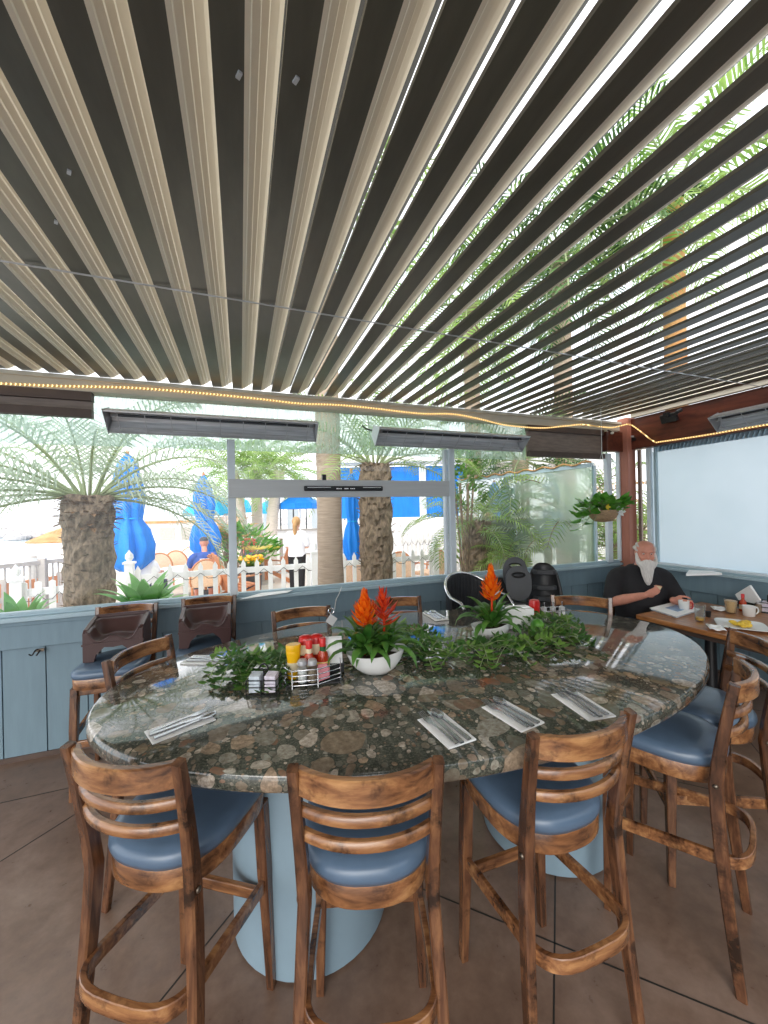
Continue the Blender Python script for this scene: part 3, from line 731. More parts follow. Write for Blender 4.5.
hb = thing('high_chair', 'black high chair behind the bromeliad, holding up two oval grey trays', 'high chair', (2.42, 3.04, 0), R(-30), hcg)
MB().box((0, 0, .83), (.26, .28, .06)).build('seat', M['black'], hb, bevel=.015)
for sx in (-1, 1):
    for sy in (-1, 1): MB().tube([(sx*.18, sy*.18, 0), (sx*.11, sy*.11, .80)], .016, 8).build('leg', M['black'], hb, smooth=60)
MB().grid(lambda u, v: V(((-.12+.24*u), .13, .84+.2*v)), 4, 4).build('backrest', M['black'], hb, solid=.02)
tray('oval grey tray with handle slot, the front one of two', (2.40, 2.90, 1.035), R(-30), R(-8))
tray('oval grey tray with handle slot, standing behind and above its twin', (2.47, 3.03, 1.10), R(-30), R(-8))

# ================================================================== RIGHT DINING TABLE
RT = .76
c_ = [at(641, 614, Z=RT), at(726, 636, Z=RT)]
dt = thing('dining_table', 'brown wooden dining table with breakfast plates below the frosted panel', 'table', (3.82, 1.72, 0), R(3))
MB().box((0, 0, RT-.02), (.99, 1.48, .04)).build('table_top', M['tablewood'], dt, bevel=.006)
MB().box((0, 0, RT-.07), (.8, 1.25, .06)).build('apron', M['header_dark'], dt)
for sy in (-.42, .42):
    p_ = MB(); p_.lathe([(.05, .03), (.045, .06), (.04, RT-.1), (.05, RT-.1)], 16, (0, sy, 0)).build('pedestal', M['black'], dt, smooth=40)
    MB().box((0, sy, .015), (.6, .08, .03)).box((0, sy, .015), (.08, .4, .03)).build('foot', M['black'], dt, bevel=.006)
def cup(name, label, loc, r0, r1, h, mat, cat, handle=None, rz=0., grp=None, fill=None, th=.004):
    r = thing(name, label, cat, loc, rz, grp)
    MB().lathe([(r0*.9, 0), (r0, .004), (r1, h), (r1-th, h), (r0-th, .008), (0.001, .007)], 24).build('body', mat, r, smooth=50)
    if handle: MB().tube(smooth([V((r1*.95, 0, h*.82)), V((r1+.022, 0, h*.8)), V((r1+.030, 0, h*.5)), V((r1+.016, 0, h*.25)), V((r0*.97, 0, h*.2))]), .006, 8).build('handle', handle, r, smooth=60)
    if fill:
        m, k = fill; MB().lathe([(r0-th-.001, .009), (r0+(r1-r0)*k-th-.001, h*k), (.001, h*k)], 20).build('drink', m, r, smooth=40)
    return r
mug_p = at(684, 611, Z=RT)
cup('mug', 'white mug with red handle held by the bearded man', (*mug_p.xy, RT), .038, .042, .095, M['white'], 'mug', M['redink'], R(-35))
g_p = at(700, 621, Z=RT); cup('glass_tumbler', 'clear tumbler with a little yellow drink near the menu', (*g_p.xy, RT), .032, .042, .135, M['tumbler'], 'glass', fill=(M['juice'], .22))
jp = at(731, 613, Z=RT); cup('glass_tumbler', 'glass of beige orange sauce among the right table condiments', (*jp.xy, RT), .036, .05, .12, M['tumbler'], 'glass', fill=(M['sauceglass'], .92))
kp = at(749, 616, Z=RT); cup('mug', 'plain white mug standing near the egg plate', (*kp.xy, RT), .040, .046, .088, M['white'], 'mug', M['white'], R(-25))
a = [at(x, y, Z=RT+.02) for x, y in ((651, 608), (673, 602.5), (699, 609), (676, 616))]
mn = thing('menu', 'printed menu lying on the near end of the wooden dining table', 'menu')
MB().prism([(p.x, p.y) for p in a], RT+.002, RT+.016).build('page', M['printed'], mn)
ct = sum((V(p) for p in a), V())/4
MB().prism([(ct.x+(p.x-ct.x)*1.06, ct.y+(p.y-ct.y)*1.06) for p in a], RT+.017, RT+.021).build('cover', M['paper'], mn)
MB().prism([(ct.x+(p.x-ct.x)*.5+.03, ct.y+(p.y-ct.y)*.5) for p in a], RT+.0212, RT+.0218).build('picture', pm('menu_picture', C(150, 178, 214), .5, var=.35, scale=18), mn)
pl = thing('plate', 'white square plate with yellow scrambled egg', 'plate', (*at(741, 627, Z=RT).xy, RT), R(35))
MB().rings([[V((x, y, z)) for x, y in outline(w, -w, w, 5, 5)] for w, z in ((.09, 0), (.10, .004), (.155, .020), (.15, .024), (.095, .010), (.001, .009))]).build('dish', M['white'], pl, smooth=40)
eg = MB()
for i in range(14): eg.ell((rnd.uniform(-.05, .06), rnd.uniform(-.05, .05), .022+rnd.random()*.012), (.028, .022, .014), 8, 6, (0, 0, rnd.random()*3))
eg.build('egg', M['egg'], pl, smooth=180)
for (px, py, lb) in ((719, 609, 'white crumpled napkin behind the tumbler on the dining table'), (716, 628, 'crumpled used napkin at the near edge of the egg plate')):
    p = at(px, py, Z=RT+.01)
    g = MB().grid(lambda u, v: V(((-.07+.14*u), (-.05+.10*v), .012+.022*abs(math.sin(5*u+2*v))*math.sin(PI*u)*math.sin(PI*v)+.006*math.sin(9*v))), 14, 12)
    tag(g.build('napkin', M['paper'], smooth=60, solid=.003), lb, 'napkin', 'napkins on the dining table', None, (p.x, p.y, RT+.001), R(40))
p = at(708, 617, Z=RT); bl = thing('ramekin', 'tiny black sauce cup beside the tumbler', 'sauce cup', (*p.xy, RT))
MB().lathe([(.018, 0), (.024, .05), (.021, .05), (.017, .006), (.001, .006)], 16).build('cup', M['black'], bl, smooth=50)
def bottle(name, label, loc, prof, mat, capprof, capmat, cat='bottle', lab=None, grp=None, n=20, sx=1, sy=1, rz=0):
    r = thing(name, label, cat, loc, rz, grp)
    MB().lathe(prof, n, (0, 0, 0), sx, sy).build('body', mat, r, smooth=40)
    MB().lathe(capprof, n, (0, 0, 0), sx, sy).build('cap', capmat, r, smooth=40)
    if lab: MB().lathe(lab[0], n, (0, 0, 0), sx, sy, cap=False).build('label_band', lab[1], r, smooth=40)
    return r
SB = [(.024, 0), (.026, .004), (.026, .075), (.022, .090), (.012, .104), (.011, .128)]
SC = [(.0125, .118), (.0125, .150), (.010, .153)]
SL = ([(.0125, .096), (.0125, .117)], None)
p = at(743, 611, Z=RT); bottle('sauce_bottle', 'small red-capped hot sauce bottle on the dining table', (*p.xy, RT), SB, M['sauce'], SC, M['capred'], lab=([(.0265, .02), (.0265, .06)], M['labeltan']))
p = at(759, 612, Z=RT); bottle('salt_shaker', 'grey metal-topped shaker on the dining table beside a mug', (*p.xy, RT), [(.022, 0), (.024, .06), (.019, .075)], M['pepper'], [(.02, .072), (.021, .088), (.012, .096)], M['steel'])
nh = thing('napkin_stack', 'white napkins standing tilted in a holder under the frosted panel', 'napkins', (*at(748, 608, Z=RT).xy, RT), R(70))
MB().box((0, 0, .10), (.19, .02, .15), (0, R(38), 0)).build('napkin_block', M['paper'], nh, bevel=.003)
MB().box((0, .03, .03), (.16, .012, .06)).box((0, -.03, .03), (.16, .012, .06)).box((0, 0, .004), (.16, .07, .008)).build('holder', M['black'], nh)
rk = thing('condiment_rack', 'black rack of packets at the far right of the dining table', 'rack', (*at(768, 612, Z=RT).xy, RT), R(20))
MB().tube([(-.07, -.05, .05), (.07, -.05, .05), (.07, .05, .05), (-.07, .05, .05)], .004, 6, closed=True).tube([(-.07, -.05, .09), (.07, -.05, .09), (.07, .05, .09), (-.07, .05, .09)], .004, 6, closed=True).box((0, 0, .005), (.14, .1, .008)).tube(smooth([V(q) for q in ((-.02, .0, .005), (-.02, 0, .13), (0, 0, .15), (.02, 0, .13), (.02, 0, .005))]), .004, 6).build('frame', M['blackwire'], rk)
for i in range(4): MB().box((-.05+.033*i, 0, .05), (.024, .07, .08)).build('packet', M['jam'], rk, bevel=.003)

# ================================================================== NAPKINS + CUTLERY on the bar table
fork = knife = spoon = None
def fork_mb():
    m = MB(); z = .004
    m.sweep([V((0, -.10, z)), V((0, -.06, z)), V((0, .0, z+.002)), V((0, .03, z+.001))], [.014, .011, .006, .008], .003, (0, 0, 1))
    m.sweep([V((0, .028, z+.001)), V((0, .042, z)), V((0, .058, z+.001))], [.008, .022, .024], .0025, (0, 0, 1))
    for i in range(4): m.sweep([V((-.0096+.0064*i, .056, z+.001)), V((-.0096+.0064*i, .078, z+.004)), V((-.0096+.0064*i, .098, z+.009))], [.0044, .004, .003], .002, (0, 0, 1))
    return m
def knife_mb():
    m = MB(); z = .004
    m.sweep([V((0, -.105, z)), V((0, -.05, z)), V((0, 0, z))], [.014, .013, .011], .005, (0, 0, 1))
    m.sweep([V((0, 0, z)), V((.001, .03, z)), V((.001, .08, z)), V((-.003, .105, z))], [.013, .018, .018, .005], .0018, (0, 0, 1))
    return m
def spoon_mb():
    m = MB(); z = .004
    m.sweep([V((0, -.10, z)), V((0, -.05, z)), V((0, .02, z+.001)), V((0, .045, z))], [.014, .011, .006, .008], .003, (0, 0, 1))
    m.grid(lambda u, v: V((.019*math.sin(PI*max(.02, min(.98, u)))**.7*(2*v-1), .04+.06*u, z+.005-.006*math.sin(PI*u)*(1-(2*v-1)**2)+.002*u)), 12, 7)
    return m
def setting(corners, where, flip=False, dense=True):
    global fork, knife, spoon
    q = [at(x, y, Z=TZ) for x, y in corners]       # a-b short far edge ... long axis from the near end to the far end
    c = sum(q, V())/4; d = (q[0]+q[1]-q[2]-q[3]); L = d.length/2; w = ((q[1]-q[0]).length+(q[2]-q[3]).length)/2
    L = max(.17, min(L, .22)); w = max(.075, min(w, .11))
    rz = math.atan2(d.y, d.x)-PI/2
    n = thing('napkin', 'white folded paper napkin under cutlery '+where, 'napkin', (c.x, c.y, TZ), rz, 'table setting napkins')
    MB().box((0, 0, .0014), (w, L, .0024)).build('fold', M['paper'], n)
    MB().box((.003, 0, .0032), (w-.004, L-.004, .001)).build('flap', M['paper'], n)
    res = []
    for kind, off, ang in (('fork', -.024, .05), ('knife', .002, -.04), ('spoon', .026, .03)):
        o, yy = rot2(off, .012, rz)
        loc = (c.x+o, c.y+yy, TZ+.0038); a = rz+ang
        proto = {'fork': fork, 'knife': knife, 'spoon': spoon}[kind]
        lb = 'steel %s on the napkin %s' % (kind, where)
        if proto is None:
            ob = {'fork': fork_mb, 'knife': knife_mb, 'spoon': spoon_mb}[kind]().build(kind, M['cutlery'], smooth=50)
            if kind == 'spoon': ob.modifiers.new('solid', 'SOLIDIFY').thickness = .0012
            if kind == 'fork': fork = ob
            elif kind == 'knife': knife = ob
            else: spoon = ob
        else:
            ob = proto.copy(); col.objects.link(ob)
        tag(ob, lb, kind, 'steel %ss' % ('kniv' + 'e' if kind == 'knife' else kind), None, loc, a)
setting([(205, 710), (216, 720), (152.5, 745), (144, 732)], 'at the left front of the stone table')
setting([(419, 720), (441, 713), (478, 740), (447, 750)], 'right of centre, above the stool facing the left pedestal')
setting([(482, 709), (503, 699), (546, 723), (520, 733)], 'in the middle of the three at right front')
setting([(551, 696), (575, 690), (616, 716.5), (589, 722)], 'closest to the right end of the table')
setting([(231, 655), (224, 667), (184, 664), (190, 655)], 'near the left rear rim, by the left greenery')
setting([(423, 613), (434, 611.5), (448, 619), (436, 622)], 'at the rear rim, left of the right planter')

# ================================================================== TABLE CENTRE
CD = 'condiments in the chrome caddy'
cq = (.285, 1.68); ca = R(-12)
def cpos(x, y, z=.012):
    a, b = rot2(x, y, ca); return (cq[0]+a, cq[1]+b, TZ+z)
cadd = thing('condiment_caddy', 'chrome wire caddy full of sauces at the table centre', 'caddy', (*cq, TZ), ca)
mb = MB()
def loop(hw, hd, z, r=.0028):
    pts = [(-hw, -hd+.03), (-hw+.03, -hd), (.02, -hd), (hw, -hd+.05), (hw, hd), (-hw, hd)]
    mb.tube([V((x, y, z)) for x, y in pts], r, 6, closed=True)
for z in (.012, .03, .052, .074): loop(.115, .085, z)
for x, y in ((-.115, -.05), (-.085, -.085), (.02, -.085), (.115, -.035), (.115, .085), (-.115, .085), (.0, .085)): mb.tube([(x, y, 0), (x, y, .078)], .0028, 6)
mb.build('wire_frame', M['chrome'], cadd, smooth=60)
mb = MB()
mb.box((0, .0, .008), (.22, .15, .006)); mb.build('base_tray', M['black'], cadd)
# mustard squeeze bottle
ms = thing('mustard_bottle', 'yellow mustard squeeze bottle at the left of the chrome caddy', 'bottle', cpos(-.085, .0), 0, CD)
MB().lathe([(.026, 0), (.028, .006), (.027, .08), (.030, .105), (.031, .118), (.028, .124)], 20, sx=1, sy=.75).build('body', M['mustard'], ms, smooth=40)
MB().lathe([(.031, .118), (.032, .121), (.032, .142), (.030, .145)], 20, sx=1, sy=.75).build('cap', M['mustard'], ms, smooth=40)
MB().lathe([(.0275, .03), (.0275, .07)], 20, sx=1, sy=.77, cap=False).build('label_band', M['labeltan'], ms, smooth=40)
# ketchup bottles (standing on their caps)
for i, (x, y, lb) in enumerate(((-.035, .055, 'red ketchup squeeze bottle at the back left of the chrome caddy'), (.012, .06, 'red ketchup squeeze bottle behind the hot sauce bottles'))):
    kb = thing('ketchup_bottle', lb, 'bottle', cpos(x, y), ca, CD)
    MB().lathe([(.022, 0), (.024, .004), (.024, .03), (.022, .034)], 20, sx=1, sy=.8).build('cap', M['white'], kb, smooth=40)
    MB().lathe([(.02, .034), (.028, .05), (.032, .08), (.032, .14), (.028, .158), (.015, .164)], 20, sx=1, sy=.75).build('body', M['ketchup'], kb, smooth=50)
    MB().lathe([(.0325, .08), (.0325, .125)], 20, sx=1, sy=.755, cap=False).build('label_band', M['labeltan'], kb, smooth=40)
for x, y, lm, nm, lb in ((-.018, -.005, 'sauce', 'labeltan', 'hot sauce bottle with red cap and tan label in the caddy'), (.040, .012, 'sauce', 'labelgreen', 'hot sauce bottle with red cap and green neck band in the caddy')):
    hb_ = thing('sauce_bottle', lb, 'bottle', cpos(x, y), 0, CD)
    MB().lathe([(.024, 0), (.026, .004), (.026, .075), (.022, .092), (.0125, .106), (.012, .128)], 20).build('body', M[lm], hb_, smooth=40)
    MB().lathe([(.0145, .126), (.0145, .158), (.012, .161)], 16).build('cap', M['capred'], hb_, smooth=40)
    MB().lathe([(.0135, .103), (.0135, .124)], 16, cap=False).build('neck_band', M[nm], hb_, smooth=40)
    MB().lathe([(.0265, .02), (.0265, .062)], 20, cap=False).build('label_band', M['labeltan'], hb_, smooth=40)
for x, y, fm, lb in ((-.045, -.055, 'salt', 'glass salt shaker with steel top, full of white salt'), (-.003, -.060, 'pepper', 'glass pepper shaker with steel top, full of ground pepper')):
    s_ = thing('salt_shaker' if fm == 'salt' else 'pepper_shaker', lb, 'shaker', cpos(x, y), 0, 'shakers in the chrome caddy')
    MB().lathe([(.020, 0), (.022, .004), (.021, .066), (.017, .078)], 12).build('jar', M['tumbler'], s_, smooth=30)
    MB().lathe([(.0185, .004), (.0195, .06), (.001, .06)], 12).build('filling', M[fm], s_, smooth=30)
    MB().lathe([(.019, .074), (.0205, .078), (.019, .092), (.012, .098), (.001, .099)], 16).build('lid', M['steel'], s_, smooth=40)
for i in range(8):
    mt = 'pinkpack' if i < 3 else 'yellowpack' if i < 6 else 'paper'
    o = MB().box((0, 0, .030), (.05, .006, .058)).build('sugar_packet', M[mt], bevel=.0015)
    tag(o, '%s sweetener packet standing in the caddy beside the pepper shaker' % ('pink' if i < 3 else 'yellow' if i < 6 else 'white'), 'packet', 'sweetener packets in the caddy')
    o.location = cpos(.045, -.052+.0085*i, .014); o.rotation_euler = (R(-14), R(rnd.uniform(-8, 8)), ca+R(20))
ns = thing('napkin_stack', 'thick stack of white napkins upright at the right of the chrome caddy', 'napkins', cpos(.085, .05), ca)
for i in range(5): MB().box((0, -.018+.009*i, .078), (.082, .0075, .13+.004*(i % 2)), (R(-10), 0, 0)).build('napkin_fold', M['paper'], ns, bevel=.002)
MB().box((0, 0, .02), (.095, .07, .04)).box((.0, .036, .045), (.09, .004, .09)).build('holder', M['black'], ns, bevel=.003)
# table number stands: a thin wire with ring and diamond card
def number_stand(label, loc, h):
    r = thing('card_stand', label, 'card stand', loc, 0, 'wire card stands')
    MB().lathe([(.03, 0), (.03, .004), (.004, .007)], 20).build('base', M['chrome'], r, smooth=40)
    MB().tube([(0, 0, .004), (0, 0, h)], .0016, 6).build('stem', M['chrome'], r)
    MB().tube([(.013*math.cos(2*PI*i/20), 0, h+.013+.013*math.sin(2*PI*i/20)) for i in range(20)], .003, 6, closed=True).build('ring', M['chrome'], r, smooth=60)
    MB().box((0, -.004, h-.03), (.042, .002, .042), (0, R(38), 0)).build('card', M['aluminium'], r)
number_stand('thin wire card stand with ring and grey card behind the chrome caddy', (.40, 1.83, TZ), .235)
number_stand('thin wire card stand with grey card beside the white napkin box', (1.49, 2.02, TZ), .235)
# black jam rack
jr = thing('jam_rack', 'black wire rack of jam packets left of the chrome caddy', 'rack', (.075, 1.63, TZ), R(-22))
mb = MB()
for z in (.006, .035, .062):
    mb.tube([(-.06, -.035, z), (.06, -.035, z), (.06, .035, z), (-.06, .035, z)], .002, 5, closed=True)
for x in (-.06, 0, .06):
    for y in (-.035, .035): mb.tube([(x, y, 0), (x, y, .064)], .002, 5)
mb.tube(smooth([V(q) for q in ((0, 0, .006), (0, 0, .085), (-.018, 0, .10), (0, 0, .118), (.018, 0, .10), (0, 0, .085))]), .003, 6)
mb.build('wire_frame', M['blackwire'], jr)
for i, x in enumerate((-.032, .031)):
    for k in range(4):
        o = MB().box((0, 0, .008), (.044, .05, .015)).build('jam_packet', M['jam'] if i else M['printed'], bevel=.003)
        a, b = rot2(x, 0, R(-22)); o.location = (.075+a, 1.63+b, TZ+.009+.0175*k); o.rotation_euler = (R(4*(k % 2)), R(-3+2*k), R(-22))
        tag(o, ('jam packet in the right stack of the black rack' if i else 'printed jam packet in the left stack of the black rack'), 'jam packet', 'jam packets in the right stack' if i else 'jam packets in the left stack')
# second caddy behind the right planter: white napkin box, red bottle, wire frame
bx = thing('napkin_box', 'white box of napkins behind the right bromeliad planter', 'napkin box', (1.545, 1.93, TZ), R(-16))
MB().box((0, 0, .06), (.235, .09, .12)).build('box', M['white'], bx, bevel=.006)
MB().box((0, 0, .123), (.19, .05, .008)).build('top_napkin', M['paper'], bx)
rb_ = thing('ketchup_bottle', 'red ketchup squeeze bottle right of the white napkin box', 'bottle', (1.74, 1.96, TZ), 0)
MB().lathe([(.022, 0), (.024, .004), (.024, .03), (.02, .034)], 20, sx=1, sy=.8).build('cap', M['white'], rb_, smooth=40)
MB().lathe([(.02, .034), (.032, .05), (.036, .08), (.036, .12), (.03, .14), (.015, .144)], 20, sx=1, sy=.8).build('body', M['ketchup'], rb_, smooth=50)
rc_ = thing('condiment_caddy', 'chrome wire caddy with shakers right of the white napkin box', 'caddy', (1.86, 1.93, TZ), R(-16))
mb = MB()
for z in (.01, .04, .075): mb.tube([(-.09, -.05, z), (.09, -.05, z), (.09, .05, z), (-.09, .05, z)], .003, 6, closed=True)
for x in (-.09, -.03, .03, .09):
    for y in (-.05, .05): mb.tube([(x, y, 0), (x, y, .11 if y > 0 else .08)], .003, 6)
mb.build('wire_frame', M['chrome'], rc_, smooth=60)
for i, x in enumerate((-.06, 0, .06)):
    a, b = rot2(x, 0, R(-16)); s_ = thing('shaker', 'small glass shaker in the right caddy, %s' % ('nearest the ketchup', 'the middle one', 'the far right one')[i], 'shaker', (1.86+a, 1.93+b, TZ+.003), 0, 'shakers in the right caddy')
    MB().lathe([(.018, 0), (.020, .06), (.016, .07)], 12).build('jar', M['salt' if i != 1 else 'pepper'], s_, smooth=30)
    MB().lathe([(.018, .068), (.018, .084), (.010, .09)], 12).build('lid', M['steel'], s_, smooth=40)

# ---- bromeliad planters
def arc_leaf(mb, base, az, L, W, el0, droop, fold=.35, n=7, mi=0):
    d = V((math.cos(az), math.sin(az), 0)); p = V(base); pts = [p.copy()]; e = el0
    for i in range(n-1):
        p = p + (d*math.cos(e)+V((0, 0, math.sin(e))))*(L/(n-1)); e -= droop/(n-1)*(1+i*.35); pts.append(p.copy())
    prof = [.55, .8, 1, 1, .85, .55, .06] if n == 7 else [max(.05, math.sin(PI*(.2+.8*i/(n-1)))) for i in range(n)]
    side = V((-math.sin(az), math.cos(az), 0))
    mb.strip(pts, [W*k for k in prof], side, fold, mi)
def bromeliad(label, loc, h, seed, mat, spread=1., spiky=0.):
    g = random.Random(seed); r = thing('bromeliad', label, 'plant', loc, 0, 'orange bromeliads')
    mb = MB()
    for k in range(26):
        az = k*2.399+g.uniform(-.2, .2); t = k/26
        arc_leaf(mb, (0.012*math.cos(az), .012*math.sin(az), .0+.04*(1-t)), az, (.17+.06*t+g.uniform(-.03, .03))*spread, .036+.008*g.random(), R(82-40*t), R(42+50*t), .35)
    mb.build('leaves', M['leaf_dark'], r, smooth=180)
    st = MB().tube([(0, 0, .0), (.003, 0, h*.45), (.0, 0, h*.6)], .006, 8).build('flower_stem', M['bract_red'], r, smooth=60)
    fb = MB(); z0 = h*.42; H_ = h-z0
    nb = int(54-22*spiky)
    for k in range(nb):
        t = k/(nb-1); az = k*2.399; z = z0+H_*.80*t; L = (.078-.030*t)*(.6+.4*math.sin(PI*min(1, t*1.2+.2))); el = R(32-14*spiky+44*t)
        arc_leaf(fb, (0.004*math.cos(az), .004*math.sin(az), z), az, L*(1.15+.25*spiky), (.029-.009*spiky)*(1-.4*t), el, R(-6), .45, 7)
    arc_leaf(fb, (0, 0, z0+H_*.78), 0, H_*.22, .012, R(86), 0, .3)
    fb.build('flower', M[mat], r, smooth=180)
    return r
def planter(label, loc, rz, W, D, H_, tilt):
    r = thing('planter_bowl', label, 'planter', loc, rz, 'white boat planters')
    def ring(k, z, dz=0.): 
        return [V((W/2*k*math.cos(2*PI*i/40), D/2*k*math.sin(2*PI*i/40), z+dz*math.cos(2*PI*i/40)+abs(dz)*.8*math.cos(2*PI*i/40)**2)) for i in range(40)]
    mb = MB().rings([ring(.30, 0), ring(.42, .004), ring(.66, H_*.25, tilt*.2), ring(.86, H_*.55, tilt*.6), ring(1, H_, tilt), ring(.955, H_-.001, tilt), ring(.82, H_*.58, tilt*.6), ring(.5, H_*.3), ring(.01, H_*.28)])
    mb.build('bowl', M['white'], r, smooth=50)
    MB().rings([ring(.86, H_*.64, tilt*.5), ring(.84, H_*.72, tilt*.4), ring(.5, H_*.8, 0), ring(.01, H_*.82, 0)]).build('soil', M['soil'], r, smooth=60)
    return r
planter('white boat-shaped planter bowl with two bromeliads, right of the condiment caddy', (.555, 1.63, TZ), R(-20), .265, .17, .098, .012)
planter('white boat-shaped planter bowl with one bromeliad, set in the greenery', (1.30, 1.80, TZ), R(-18), .235, .16, .085, .020)
bromeliad('orange bromeliad on the left of the first planter', (.515, 1.655, TZ+.075), .31, 3, 'bract')
bromeliad('red-orange spiky bromeliad on the right of the first planter', (.600, 1.645, TZ+.075), .31, 9, 'bract_red', 1., .8)
bromeliad('tall orange bromeliad in the second planter amid the garland', (1.30, 1.80, TZ+.06), .37, 21, 'bract', 1.08)

# ---- leafy garlands lying on the table
def garland(label, path, w, nleaf, seed, hmax, mats=('leaf_vine', 'leaf_vine2')):
    g = random.Random(seed); pts = smooth([V((x, y, TZ+.02)) for x, y in path], 6)
    r = thing('leafy_garland', label, 'garland', (0, 0, 0), 0, 'leafy garlands on the stone table')
    stm = MB(); lf = [MB(), MB()]
    ns = 26
    for s in range(ns*len(path)//3):
        i = g.randrange(len(pts)-1); p = pts[i]+V((g.uniform(-w, w), g.uniform(-w, w)*.7, 0)); az = g.uniform(0, 2*PI); L = g.uniform(.10, .2); q = []
        hh = g.uniform(.25, 1)*hmax
        for k in range(7):
            t = k/6; q.append(p+V((math.cos(az)*L*t, math.sin(az)*L*t, hh*math.sin(PI*min(1, t*.9+.1))*.8-.005)))
        for v in q: v.z = max(v.z, TZ+.004)
        stm.tube(q, .0016, 4)
        m_ = lf[g.randrange(2)]
        for k in range(1, 7):
            for sd in (-1, 1):
                d = V((math.cos(az+sd*1.0), math.sin(az+sd*1.0), g.uniform(-.1, .5)))
                m_.leaf(q[k], d, V((g.uniform(-.3, .3), g.uniform(-.3, .3), 0))+V((-math.sin(az+sd), math.cos(az+sd), g.uniform(-.4, .4))), g.uniform(.036, .058), g.uniform(.019, .029), g.uniform(0, .5))
    for m_ in lf: m_.v = [(x, y, max(z, TZ+.003)) for x, y, z in m_.v]
    for m_, mt in zip(lf, mats): m_.build('foliage', M[mt], r)
    stm.build('stem', M['rachis'], r)
    MB().tube([(p.x, p.y, p.z-.008) for p in pts], .006, 6).build('vine', M['leaf_vine2'], r, smooth=60)
garland('leafy green garland at the left behind the jam rack', [(-.06, 1.93), (.02, 1.87), (.10, 1.83), (.20, 1.80), (.27, 1.80)], .055, 0, 5, .10)
garland('long leafy green garland across the table from the first planter to the right', [(.50, 1.84), (.70, 1.76), (.85, 1.70), (1.0, 1.63), (1.15, 1.58), (1.32, 1.58), (1.48, 1.58), (1.62, 1.65), (1.72, 1.75), (1.78, 1.86)], .085, 0, 6, .10)
garland('small spray of greenery behind the two bromeliads', [(.62, 1.86), (.75, 1.93), (.86, 1.90)], .05, 0, 8, .13)
tag(MB().ell((0, 0, 0), (.036, .036, .034), 16, 10).build('lime', M['leaf_big'], smooth=180), 'round green lime in the garland beside the white napkin box', 'fruit', None, None, (1.545, 1.72, TZ+.07))

# ================================================================== HANGING BASKET
hb = thing('hanging_basket', 'woven half-round hanging basket of glossy leaves at the corner post', 'hanging basket', tuple(at(603, 510, Y=3.02)))
MB().lathe([(.01, -.13), (.08, -.12), (.125, -.08), (.15, -.02), (.155, .0), (.145, .0), (.13, -.03), (.02, -.09)], 28).build('basket', M['coir'], hb, smooth=60)
mb = MB(); 
for k in range(3): mb.tube([(.14*math.cos(k*2.09), .14*math.sin(k*2.09), 0), (.0, .0, .62)], .002, 4)
mb.tube([(0, 0, .62), (0, 0, 2.77-hb.location.z)], .003, 4)
mb.build('hanger', M['white'], hb)
g = random.Random(4); mb = MB(); sm_ = MB()
for k in range(84):
    az = g.uniform(0, 2*PI); rr = g.uniform(.02, .17)
    if k > 66: az = R(180)+g.uniform(-.5, .3); rr = g.uniform(.14, .24)
    p = V((rr*math.cos(az), rr*math.sin(az), .02+g.uniform(0, .10)-(max(0, rr-.15)*1.2)))
    if k > 74: p.z -= g.uniform(.05, .16)
    mb.leaf(p, (math.cos(az), math.sin(az), g.uniform(-.7, .7)), (-math.sin(az), math.cos(az), g.uniform(-.8, .8)), g.uniform(.11, .16), g.uniform(.08, .115), .3)
    sm_.tube([(0, 0, -.01), p*.6+V((0, 0, .03)), p], .003, 4)
for k in range(5): 
    p = V((.12+.04*k, -.02*k, .08-.005*k)); mb.leaf(p, (1, -.2+.1*k, .1), (0, 1, .3), .11, .08, .2)
mb.build('leaves', M['leaf_big'], hb); sm_.build('stem', M['rachis'], hb)
for dx, dz, mt in ((-.10, .03, 'petal_yellow'), (.05, -.0, 'petal_white'), (.09, -.02, 'petal_white')):
    f = MB()
    for k in range(5): f.leaf((dx, -.13, dz), (math.cos(k*1.257), -.35, math.sin(k*1.257)), (-math.sin(k*1.257), 0, math.cos(k*1.257)), .055 if mt[6] == 'w' else .04, .045 if mt[6] == 'w' else .03, .3)
    f.build('flower', M[mt], hb)

# ================================================================== PEOPLE
def chain(mb, pts, rad, n=14): mb.tube(smooth([V(p) for p in pts], 4), interp(rad, 4), n, hemi=True)
def interp(r, n):
    out = []
    for i in range(len(r)-1):
        for k in range(n): out.append(r[i]+(r[i+1]-r[i])*k/n)
    return out+[r[-1]]
def hand(mb, wrist, d, palm_n, size=1., curl=1.0, side=1):
    d = V(d).normalized(); nn = V(palm_n); nn = (nn-d*nn.dot(d)).normalized(); b = d.cross(nn)*side
    w = V(wrist); k = size
    mb.loft([(w, b*.024*k, nn*.019*k), (w+d*.03*k, b*.034*k, nn*.017*k), (w+d*.065*k, b*.041*k, nn*.016*k), (w+d*.092*k, b*.040*k, nn*.013*k)], 14)
    for i, (o, L) in enumerate(((-.030, .068), (-.010, .078), (.011, .072), (.030, .056))):
        p = w+d*.086*k+b*o*k; a = 0; pts = [p]
        for s in range(3):
            a += curl*(.35+.25*s); p = p+(d*math.cos(a)+nn*math.sin(a))*L*k*(.42, .33, .25)[s]; pts.append(p)
        mb.tube(pts, [.0095*k, .009*k, .0085*k, .0072*k], 8, hemi=True)
    p = w+d*.028*k-b*.028*k; pts = [p, p+(d*.6-b*.6+nn*.35)*.035*k, p+(d*1.0-b*.45+nn*.8)*.05*k, p+(d*1.3-b*.2+nn*1.1)*.056*k]
    mb.tube(pts, [.013*k, .0115*k, .0105*k, .008*k], 8, hemi=True)
